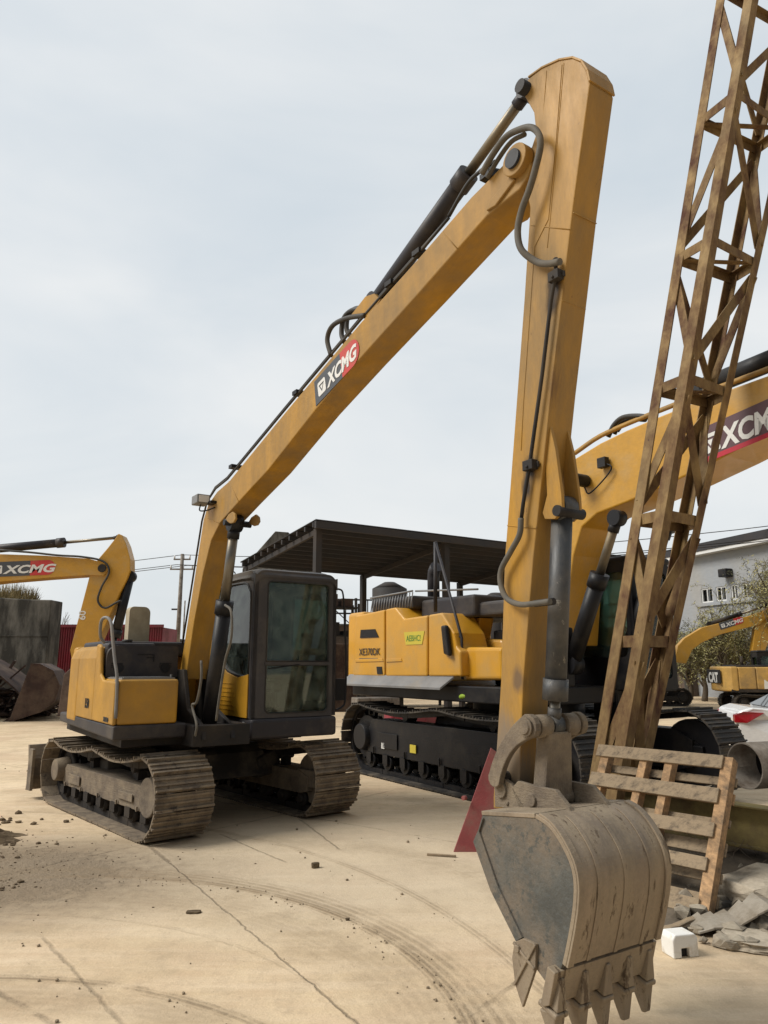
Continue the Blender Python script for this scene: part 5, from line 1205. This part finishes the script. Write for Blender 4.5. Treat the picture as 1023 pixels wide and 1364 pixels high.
# wall behind the shed with a frame of sheeting above it
wl_ = thing('brick_wall', 'long dull brick wall behind the shed', 'wall', (-4.5, 41, 0), R(12))
g = MB(); g.box(0, 24, 0, .3, 0, 3.9); g.build('wall_body', BRICK, wl_)
for k in range(7): MB().box(k*4-.2, k*4+.2, -.08, -.001, 0, 3.9).build('pier', BRICK, wl_)
MB().box(-.1, 24.1, -.06, .36, 3.901, 4.0).build('coping', CONC, wl_)
fr_ = thing('open_framework', 'bare rusty steel frame rising above the brick wall', 'steel frame', (-3.5, 43, 0), R(12))
g = MB()
for k in range(34): g.bar((k*.65, 0, 0), (k*.65, 0, 5.4+.3*math.sin(k*2.3)), .05)
for k in range(12): g.bar((k*1.9, 0, 0), (k*1.9, 0, 5.6), .12)
for z in (3.8, 4.7, 5.5): g.bar((0, 0, z), (21, 0, z), .09)
for k in range(11): g.bar((k*1.9, 0, 3.8 if k % 2 else 5.5), (k*1.9+1.9, 0, 5.5 if k % 2 else 3.8), .05)
g.build('frame', TANKM, fr_)
# small clutter beneath
for i, (px, py, w_, h_, m, lab, cat) in enumerate(((452, 905, 1.2, 2.6, RUSTM, 'rusty upright steel cabinet seen past the cab grab rail', 'cabinet'), (500, 918, 1.5, .7, PIPEM, 'low pale crate visible beneath the clean machine', 'crate'), (560, 922, 2.2, .4, REDC, 'long red bundle lying beneath the clean machine', 'bundle'))):
    p = at(px, 890, (30, 26, 24)[i]); t = thing(('steel_cabinet', 'crate', 'steel_bundle')[i], lab, cat, (p.x, p.y, 0), .3)
    g = MB(); g.box(-w_/2, w_/2, -.4, .4, 0, h_); g.build('case', m, t, bevel=.03)
    g = MB()
    for k in range(4): g.box(-w_/2+k*w_/4+.03, -w_/2+k*w_/4+.06, -.43, -.402, .02, h_-.02)
    g.build('rib', m, t)
# concrete slab block behind the shed roof's left end
bkx = thing('concrete_block', 'pale concrete gable block rising behind the left end of the shed roof', 'concrete block', tuple(Vector((at(372, 850, 36).x, 36, 0))))
g = MB(); g.prism([(-1.9, 0), (1.4, 0), (1.4, 7.0), (.3, 8.2), (-.35, 8.25), (-1.9, 6.4)], 0, 1.6); g.build('block', CONC, bkx, bevel=.03)
g = MB(); g.tube([(-.2, .8, 8.2), (3.6, .8, 7.9)], .06, 8); g.build('rail', DARK, bkx)

# ================================================================== LEFT BACKGROUND
cb = thing('concrete_wall', 'tall stained concrete block wall with dry grass on its top', 'wall', (-24, 30, 0))
x1 = at(64, 850, 30).x+24
g = MB(); n_ = 14; top = [(x1*k/n_, 4.62-.25*(k/n_)+random.uniform(-.05, .06)) for k in range(n_+1)]
g.prism([(0, 0), (x1, 0)]+top[::-1], 0, 1.1); g.build('wall_body', CONC, cb, bevel=.04)
g = MB()
for z in (2.9,): g.box(0, x1+.01, -.02, .0, z, z+.04)
g.build('pour_joint', CONC, cb)
g = MB(); rn = random.Random(9)
for k in range(2600):
    x = rn.uniform(0, x1-.9); y = rn.uniform(.1, 1.0); h_ = rn.uniform(.25, .95)*(1-.4*abs(math.sin(x*1.1))); b_ = Vector((x, y, 4.4)); t_ = b_+Vector((rn.uniform(-.25, .3), rn.uniform(-.2, .2), h_)); w_ = .018
    vv = [g.b.verts.new(b_+Vector((-w_, 0, 0))), g.b.verts.new(b_+Vector((w_, 0, 0))), g.b.verts.new(t_)]; g.face(vv)
gr_ = g.build('dry_grass', mat('dry wall grass', (.22, .17, .075), .9, var=.5, scale=1.5, bump=0), norm=False); gr_.location = (-24, 30, 0); tag(gr_, kind='stuff')
p = at(78, 850, 34); q = at(172, 850, 34)
rc = thing('shipping_container', 'corrugated red container standing between the concrete wall and the near machine', 'container', (p.x, 34, 0))
w_ = q.x-p.x+1.5; g = MB(); n_ = 44; pr = []
for k in range(n_): x = w_*k/n_; dx = w_/n_; pr += [(x, 0), (x+dx*.3, 0), (x+dx*.5, .05), (x+dx*.8, .05)]
pr.append((w_, 0)); g.prism(pr+[(w_, 2.4), (0, 2.4)], .15, 3.45, ax='z'); g.build('container_body', REDC, rc)
g = MB(); g.box(-.03, w_+.03, -.03, .06, 3.45, 3.58); g.box(-.03, w_+.03, -.03, .06, .02, .16); g.build('side_rail', REDC, rc)
def pole(px, d_, top_y, r, lab, arms=True):
    p = at(px, 865, d_); zt_ = at(px, top_y, d_).z; t = thing('utility_pole', lab, 'utility pole', (p.x, p.y, 0))
    g = MB(); g.tube([(0, 0, 0), (0, 0, zt_)], [r, r*.65], 12); g.build('shaft', PIPEM, t)
    if arms:
        for z, L_ in ((zt_-.35, .55), (zt_-1.0, .75)):
            g = MB(); g.bar((-L_, 0, z), (L_, 0, z), .09); g.build('cross_arm', PIPEM, t)
            for x in (-L_+.05, L_-.05, .1): g = MB(); g.tube([(x, 0, z+.04), (x, 0, z+.26)], .05, 8); g.build('insulator', WHITEP, t)
        g = MB(); g.bar((-.5, 0, zt_-3.6), (.1, 0, zt_-3.6), .1); g.build('bracket', DARK, t)
    return p, zt_
p, zt_ = pole(236, 48, 738, .17, 'tall grey concrete utility pole left of the main boom')
pole(243, 75, 800, .10, 'short thin lamp pole farther off, left of the main boom', False)
for i, (z_, dz, yoff) in enumerate(((zt_-.15, .9, 0), (zt_-.85, .9, .35), (zt_-.8, .8, -.35))):
    g = MB()
    for sg, ex_ in ((-1, -46), (1, 42)):
        P_ = [Vector((0, 0, 0)).lerp(Vector((ex_, 14*sg*-1, .8)), t/12)-Vector((0, 0, 4*1.1*(t/12)*(1-t/12))) for t in range(13)]
        g.tube(P_, .022, 5)
    o = g.build('power_wire', DARK); o.location = (p.x+yoff, p.y, z_+.1); tag(o, ['highest overhead wire crossing behind the boom', 'second overhead wire, on the right end of the cross arm', 'overhead wire on the left end of the cross arm'][i], 'wire', 'overhead wires')
# rusty loader bucket and curved scrap in front of the wall
def bucket_thing(label, c, s, rz, m, tilt=0.):
    t = thing('scrap_bucket', label, 'bucket', tuple(c), rz); prf = [(0, 0), (.75, -.02), (1.15, .12), (1.35, .45), (1.30, .85), (1.05, 1.12), (.85, 1.2)]
    prf = [(a*s, b*s) for a, b in prf]; ca, sa = math.cos(tilt), math.sin(tilt); prf = [(a*ca-b*sa, a*sa+b*ca) for a, b in prf]; mz = min(b for a, b in prf); prf = [(a, b-mz+.02) for a, b in prf]
    g = MB(); strip(g, prf, -.04, -.8*s, .8*s, 0); g.build('shell', m, t)
    for sg in (-1, 1): g = MB(); g.prism(prf, sg*.8*s, sg*(.8*s-.04)); g.build('side_plate', m, t, bevel=.01)
    for k in range(5): y = (-.68+k*.34)*s; g = MB(); e0 = prf[0]; dx, dz = (prf[0][0]-prf[1][0]), (prf[0][1]-prf[1][1]); L_ = math.hypot(dx, dz); dx /= L_; dz /= L_; g.hexa([(e0[0], y-.06, e0[1]-.0), (e0[0], y+.06, e0[1]-.0), (e0[0], y+.06, e0[1]+.12), (e0[0], y-.06, e0[1]+.12), (e0[0]+dx*.3, y-.03, e0[1]+dz*.3), (e0[0]+dx*.3, y+.03, e0[1]+dz*.3), (e0[0]+dx*.3, y+.03, e0[1]+dz*.3+.03), (e0[0]+dx*.3, y-.03, e0[1]+dz*.3+.03)]); g.build('bucket_tooth', m, t)
    return t
c = gnd(30, 950); bucket_thing('large rusty loader bucket lying on the ground below the stained wall', (at(22, 950, 25.5).x, 25.5, 0), 1.25, R(14), RUSTM, R(20))
c = at(10, 900, 26.5)
sc2 = thing('scrap_steel', 'curved rusty steel trough heaped behind the rusty bucket', 'scrap', (c.x-1.5, c.y, 0))
g = MB(); P_ = [(-2.5+.28*k, 2.35-.011*(k-5)**2*.9) for k in range(20)]; strip(g, P_, .06, -.9, .9); g.build('trough', RUSTM, sc2)
g = MB()
for k in range(16): x = random.uniform(-2.6, 2.0); g.bar((x, random.uniform(-.8, .6), random.uniform(.0, .9)), (x+random.uniform(-1.3, 1.5), random.uniform(-.8, .6), random.uniform(.5, 2.0)), random.uniform(.05, .22), .05)
g.build('loose_bars', RUSTM, sc2)
g = MB()
for k in range(420): g.ball((random.gauss(-13.6, 1.3), random.gauss(27.4, .7), random.uniform(0, .9)), random.uniform(.04, .2), 1, .35, sc_=(1.5, 1, .5))
for k in range(60): x, y = random.gauss(-13.8, 1.4), random.gauss(27.0, .6); g.bar((x, y, random.uniform(.0, .8)), (x+random.uniform(-1, 1), y+random.uniform(-.5, .5), random.uniform(.3, 1.5)), random.uniform(.03, .14), .03)
tag(g.build('scrap_heap', RUSTM), kind='stuff')
c = gnd(4, 934); sct = thing('cargo_tricycle', 'small red cargo tricycle at the left edge in front of the scrap', 'tricycle', (c.x-.9, c.y-1.2, 0), R(-8))
g = MB(); g.box(-1.2, .4, -.5, .5, .45, .95); g.build('cargo_box', REDC, sct, bevel=.03)
g = MB(); g.prism([(.4, .4), (1.3, .4), (1.35, .9), (1.0, 1.15), (.4, .95)], -.35, .35); fr2 = g.build('front_body', REDC, sct, bevel=.05)
g = MB(); g.ball((1.36, -.18, .98), .12, 2); g.build('headlight', WHITEP, sct)
for x, y in ((-.9, -.5), (-.9, .5), (1.15, 0)): g = MB(); g.tube([(x, y-.06, .28), (x, y+.06, .28)], .28, 20); g.build('wheel', TYRE, sct, bevel=.02)
g = MB(); g.tube([(1.0, -.35, 1.3), (1.05, 0, 1.25), (1.0, .35, 1.3)], .02, 6); g.tube([(1.05, 0, 1.25), (1.15, 0, .5)], .03, 6); g.build('handlebar', DARK, sct)
# low far houses, far tree belt, hill
for i, (x0, x1, y0, y1, d_, m) in enumerate(((196, 214, 861, 878, 120, WALLP), (214, 226, 858, 878, 105, BEIGE), (227, 243, 852, 878, 115, WALLP), (300, 345, 866, 880, 140, WALLP))):
    a = at(x0, y0, d_); b = at(x1, y1, d_); t = thing('far_house', ['long low pale house at the horizon left of the utility pole', 'small beige house at the horizon just left of the utility pole', 'pale two storey house at the foot of the utility pole', 'low pale shed at the horizon behind the boom foot'][i], 'house', (a.x, d_, 0), 0, 'low houses on the horizon')
    g = MB(); g.box(0, b.x-a.x, 0, 6, 0, a.z-.6); g.build('wall', m, t)
    g = MB(); w_ = b.x-a.x; g.prism([(-.2, a.z-.6), (w_+.2, a.z-.6), (w_*.8, a.z+.1), (w_*.2, a.z+.1)], -.3, 6.3); g.build('roof', ROOFD, t)
    for k in range(3): MB().box(w_*(.15+.28*k), w_*(.15+.28*k)+w_*.12, -.04, -.001, a.z*.35, a.z*.6).build('window', BLACK, t)
LEAFD = mat('far foliage', (.055, .065, .035), .9, var=.4, scale=.5, bump=0)
g = MB(); rn = random.Random(2)
for k in range(420):
    x = rn.uniform(-150, 150); y = rn.uniform(150, 175); r = rn.uniform(1.4, 3.4); g.ball((x, y, r*.7), r, 2, .22)
tag(g.build('far_tree_belt', LEAFD), kind='stuff')

# ================================================================== RIGHT BUILDING AND WILLOWS
W0 = Vector((21.6, 33.0, 0)); W1 = Vector((16.4, 48.5, 0)); WD = (W1-W0).normalized(); WN = Vector((-WD.y, WD.x, 0)); WL = (W1-W0).length
wb = thing('rendered_building', 'long pale grey rendered building with a dark roof edge and a band of windows', 'building', tuple(W0), math.atan2(WD.y, WD.x))
def whit(x, y):
    r = ray(x, y); dn_ = r[0]*WN.x+r[1]*WN.y; t = (W0.x*WN.x+W0.y*WN.y)/dn_; P_ = Vector((r[0]*t, r[1]*t, CH+r[2]*t)); return ((P_-W0).dot(WD), P_.z)
s_in = 1 if WN.x < 0 else -1         # local +y is WN; the camera lies on the +y side
zt_ = whit(1000, 728)[1]
holes = []
wrow = [(933, 950), (953, 968), (973, 984), (988, 1001), (1005, 1019)]
for a, b in wrow:
    s0, z0 = whit(b, 799); s1, z1 = whit(a, 780); zz = whit(976, 799)[1], whit(976, 779)[1]
    holes.append([(s0, zz[0]), (s1, zz[0]), (s1, zz[1]), (s0, zz[1])])
s0, _ = whit(903, 830); s1, _ = whit(888, 830); z0, z1 = whit(895, 831)[1], whit(895, 792)[1]; holes.append([(s0, z0), (s1, z0), (s1, z1), (s0, z1)])
g = MB(); g.plate([(-1, 0), (WL+6, 0), (WL+6, zt_), (-1, zt_)], holes, -.3, 0, ax='y'); g.build('wall', WALLP, wb)
MB().box(-1, WL+6, -9, -.35, 0, zt_-.05).build('core', mat('dark interior', (.03, .032, .035), .8, bump=0), wb)
MB().box(-1.3, WL+6.3, -9, .55, zt_, zt_+.18).build('eaves', WHITEP, wb); MB().box(-1.4, WL+6.4, -9.1, .6, zt_+.185, zt_+.62).build('parapet', ROOFD, wb)
for h_ in holes:
    (a, z0), (b, z1) = h_[0], h_[2]
    g = MB(); w_ = .07
    for q in ((a, b, z0, z0+w_), (a, b, z1-w_, z1), (a, a+w_, z0+w_, z1-w_), (b-w_, b, z0+w_, z1-w_), ((a+b)/2-.03, (a+b)/2+.03, z0+w_, z1-w_)): g.box(q[0], q[1], -.12, -.04, q[2], q[3])
    wn_ = g.build('window', WHITEP, wb); MB().box(a, b, -.2, -.19, z0, z1).build('pane', DGLASS, wn_)
zz = whit(976, 801)[1]; MB().box(-1, whit(928, 800)[0], .001, .12, zz-.12, zz).build('sill_band', WALLP, wb)
s_, z_ = whit(971, 764); g = MB(); g.box(s_-.3, s_+.3, .0, .5, z_-.2, z_+.25); g.build('wall_lamp', BLACK, wb, bevel=.05)
a, _ = whit(925, 850); MB().box(a, WL+6, .0, .5, 0, 3.2).build('lower_wall', BRICK, wb)
for k in range(0, 6): MB().box(WL-5+k*1.6, WL-5+k*1.6+.3, .5, .58, 0, 3.1).build('pier', CONC, wb)
LEAFW = mat('young willow leaves', (.34, .31, .13), .8, var=.45, scale=.7, bump=0)
LEAFG = mat('dull shrub leaves', (.085, .085, .04), .85, var=.5, scale=.8, bump=0)
BARK = mat('grey brown bark', (.12, .095, .07), .9, bump=.3)
def willow(name, label, x, y, h, rad, seed, leaf, n_s=150, droop=1.):
    rn = random.Random(seed); t = thing(name, label, 'tree', (x, y, 0), 0, 'trees in front of the building')
    g = MB(); g.tube(spline([(0, 0, 0), (.1, 0, h*.2), (0, .1, h*.45), (.15, 0, h*.75)], 4), [.17-.011*k for k in range(13)], 8)
    tips = []
    for k in range(16):
        a = rn.uniform(0, 2*math.pi); z0 = h*rn.uniform(.2, .6); l = rad*rn.uniform(.4, .95)
        p1 = Vector((.5*l*math.cos(a), .5*l*math.sin(a), z0+h*.22)); p2 = Vector((l*math.cos(a), l*math.sin(a), z0+h*rn.uniform(.28, .42)))
        P_ = spline([(0, 0, z0), p1, p2], 4); g.tube(P_, [.055-.005*i for i in range(len(P_))], 5); tips += P_[3:]
    g.build('trunk', BARK, t)
    g = MB(); tw = MB()
    for k in range(n_s):
        p = rn.choice(tips).copy()+Vector((rn.gauss(0, .25), rn.gauss(0, .25), rn.gauss(0, .2))); d_ = Vector((rn.uniform(-.5, .5), rn.uniform(-.5, .5), .6)).normalized(); P_ = [p.copy()]
        for i in range(rn.randint(6, 12)):
            d_ = (d_+Vector((rn.uniform(-.12, .12), rn.uniform(-.12, .12), -.28*droop))).normalized(); p = p+d_*.2; P_.append(p.copy())
            for _ in range(5):
                c_ = p+Vector((rn.gauss(0, .07), rn.gauss(0, .07), rn.gauss(0, .1))); u = Vector((rn.uniform(-1, 1), rn.uniform(-1, 1), -.8*droop+rn.uniform(-.5, .5))).normalized()*rn.uniform(.05, .11); v = u.orthogonal().normalized()*.022
                g.face([g.b.verts.new(c_-u), g.b.verts.new(c_+v), g.b.verts.new(c_+u), g.b.verts.new(c_-v)])
        tw.tube(P_, .009, 3, cap=False, smooth=False)
    g.build('crown', leaf, t, norm=False); tw.build('branch', BARK, t, norm=False)
for i, (px, d_, h_, rad, leaf, lab) in enumerate(((1043, 33.5, 6.4, 1.7, LEAFW, 'pale yellow-green willow at the right edge in front of the building'), (962, 36, 4.4, 1.5, LEAFW, 'middle pale willow in front of the window band'),
        (934, 38, 3.6, 1.3, LEAFW, 'smaller pale willow at the left end of the window band'), (985, 38.5, 3.0, 1.5, LEAFG, 'dull green bushy tree between the two taller willows'), (915, 40, 2.8, 1.2, LEAFG, 'dull green bushy tree beside the lower window'), (1045, 37, 6.0, 1.8, LEAFG, 'dull green tree at the far right beside the tallest willow'))):
    p = at(px, 880, d_); willow('willow_tree' if leaf is LEAFW else 'bushy_tree', lab, p.x, p.y, h_, rad, 30+i, leaf, 150 if leaf is LEAFW else 110, 1. if leaf is LEAFW else .4)
# bare tree far left
rn = random.Random(8); p = at(88, 860, 40); bt = thing('bare_tree', 'thin leafless tree between the stained wall and the bent arm', 'tree', (p.x, p.y, 0))
g = MB(); g.tube([(0, 0, 0), (0, 0, 2.5)], .06, 6); g.build('trunk', BARK, bt); g = MB()
def twig(p, d_, l, r, dep):
    e = p+d_*l; g.tube([p, e], [r, r*.6], 4, smooth=False)
    if dep:
        for _ in range(3): twig(e-d_*l*rn.uniform(0, .3), (d_+Vector((rn.uniform(-.7, .7), rn.uniform(-.5, .5), rn.uniform(-.1, .4)))).normalized(), l*.68, r*.6, dep-1)
for k in range(5): twig(Vector((0, 0, 1.6+.2*k)), Vector((rn.uniform(-.6, .6), rn.uniform(-.5, .5), 1)).normalized(), 1.1, .035, 3)
g.build('branch', BARK, bt)
# ================================================================== WORLD, SUN, CAMERA
w = bpy.data.worlds.new('World'); sc.world = w; w.use_nodes = True; N, K = w.node_tree.nodes, w.node_tree.links
bg = N['Background']; sky = N.new('ShaderNodeTexSky'); sky.sky_type = 'NISHITA'; sky.sun_disc = False
SEL, SAZ = R(52), R(-62)
sky.sun_elevation = SEL; sky.sun_rotation = SAZ; sky.air_density = 1.4; sky.dust_density = 3
tc = N.new('ShaderNodeTexCoord'); mp = N.new('ShaderNodeMapping'); mp.inputs['Scale'].default_value = (1, 1, 2.6); K.new(tc.outputs['Generated'], mp.inputs[0])
n1 = N.new('ShaderNodeTexNoise'); n1.inputs['Scale'].default_value = 1.6; n1.inputs['Detail'].default_value = 5; n1.inputs['Roughness'].default_value = .5; n1.inputs['Distortion'].default_value = .4; K.new(mp.outputs[0], n1.inputs[0])
mr1 = N.new('ShaderNodeMapRange'); mr1.inputs[1].default_value = .32; mr1.inputs[2].default_value = .68; K.new(n1.outputs[0], mr1.inputs[0])
cl = N.new('ShaderNodeMix'); cl.data_type = 'RGBA'; cl.inputs[6].default_value = c4((6.6, 7.35, 7.95)); cl.inputs[7].default_value = c4((8.9, 9.1, 9.15)); K.new(mr1.outputs[0], cl.inputs[0])
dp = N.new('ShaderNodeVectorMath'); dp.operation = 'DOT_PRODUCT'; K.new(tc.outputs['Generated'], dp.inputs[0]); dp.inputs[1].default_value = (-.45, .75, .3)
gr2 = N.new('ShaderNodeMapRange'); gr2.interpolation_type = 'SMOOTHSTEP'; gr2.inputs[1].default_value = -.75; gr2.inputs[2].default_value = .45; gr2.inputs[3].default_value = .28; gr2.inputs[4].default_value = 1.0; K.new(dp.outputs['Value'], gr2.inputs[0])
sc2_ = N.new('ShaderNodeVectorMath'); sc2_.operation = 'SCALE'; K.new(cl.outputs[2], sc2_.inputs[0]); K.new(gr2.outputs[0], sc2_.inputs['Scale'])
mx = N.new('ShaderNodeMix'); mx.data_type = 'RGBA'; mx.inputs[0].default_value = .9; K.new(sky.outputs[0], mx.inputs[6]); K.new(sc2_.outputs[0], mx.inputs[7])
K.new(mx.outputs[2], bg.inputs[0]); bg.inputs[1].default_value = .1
sl = bpy.data.lights.new('sun', 'SUN'); sl.energy = 3.2; sl.angle = R(26); sl.color = (1, .95, .87)
so_ = bpy.data.objects.new('sun', sl); COL.objects.link(so_)
d = Vector((math.sin(SAZ)*math.cos(SEL), math.cos(SAZ)*math.cos(SEL), math.sin(SEL)))
d = Vector((-.80, -.12, .85)).normalized()
so_.rotation_euler = d.to_track_quat('Z', 'Y').to_euler(); so_.location = (-10, -10, 20)
sky.sun_elevation = math.asin(d.z); sky.sun_rotation = math.atan2(d.x, d.y)
cd = bpy.data.cameras.new('camera'); cam = bpy.data.objects.new('camera', cd); COL.objects.link(cam); sc.camera = cam
cd.sensor_fit = 'VERTICAL'; cd.sensor_height = 36; cd.lens = 36*FPX/1364; cd.clip_end = 2000; cd.clip_start = .05
cam.location = (0, 0, CH); cam.rotation_euler = (math.pi/2+TH, 0, 0)
sc.render.engine = 'CYCLES'; sc.view_settings.view_transform = 'Standard'; sc.view_settings.look = 'None'
sc.view_settings.exposure = 0; sc.view_settings.gamma = 1; sc.render.resolution_x = 768; sc.render.resolution_y = 1024

# parts of one name that lie far apart become parts of their own
def split_parts():
    for o in list(bpy.data.objects):
        if o.type != 'MESH' or o.parent is None or o.get('kind') == 'stuff' or len(o.data.vertices) > 60000: continue
        me = o.data; nv = len(me.vertices); par = list(range(nv))
        def find(a):
            while par[a] != a: par[a] = par[par[a]]; a = par[a]
            return a
        for e in me.edges:
            a, b = find(e.vertices[0]), find(e.vertices[1])
            if a != b: par[a] = b
        isl = {}
        for i in range(nv): isl.setdefault(find(i), []).append(i)
        if not 1 < len(isl) <= 500: continue
        ks = list(isl); bx = []
        for k in ks:
            c = [me.vertices[i].co for i in isl[k]]
            lo = [min(v[j] for v in c) for j in range(3)]; hi = [max(v[j] for v in c) for j in range(3)]; bx.append((lo, hi, max(hi[j]-lo[j] for j in range(3))))
        pp = list(range(len(ks)))
        def f2(a):
            while pp[a] != a: a = pp[a]
            return a
        for a in range(len(ks)):
            for b in range(a):
                gap = math.sqrt(sum(max(0, bx[a][0][j]-bx[b][1][j], bx[b][0][j]-bx[a][1][j])**2 for j in range(3)))
                if gap <= max(.02, .5*max(bx[a][2], bx[b][2])):
                    x, y = f2(a), f2(b)
                    if x != y: pp[x] = y
        grp = {}
        for a, k in enumerate(ks): grp.setdefault(f2(a), set()).update(isl[k])
        if not 1 < len(grp) <= 60: continue
        src = me
        for gi, vs in enumerate(grp.values()):
            b = bmesh.new(); b.from_mesh(src); b.verts.ensure_lookup_table()
            bmesh.ops.delete(b, geom=[v for v in b.verts if v.index not in vs], context='VERTS')
            nm = bpy.data.meshes.new(src.name); b.to_mesh(nm); b.free()
            nm.materials.clear()
            for m in src.materials: nm.materials.append(m)
            if gi == 0: first = nm
            else: c = o.copy(); c.data = nm; COL.objects.link(c)
        o.data = first
split_parts()
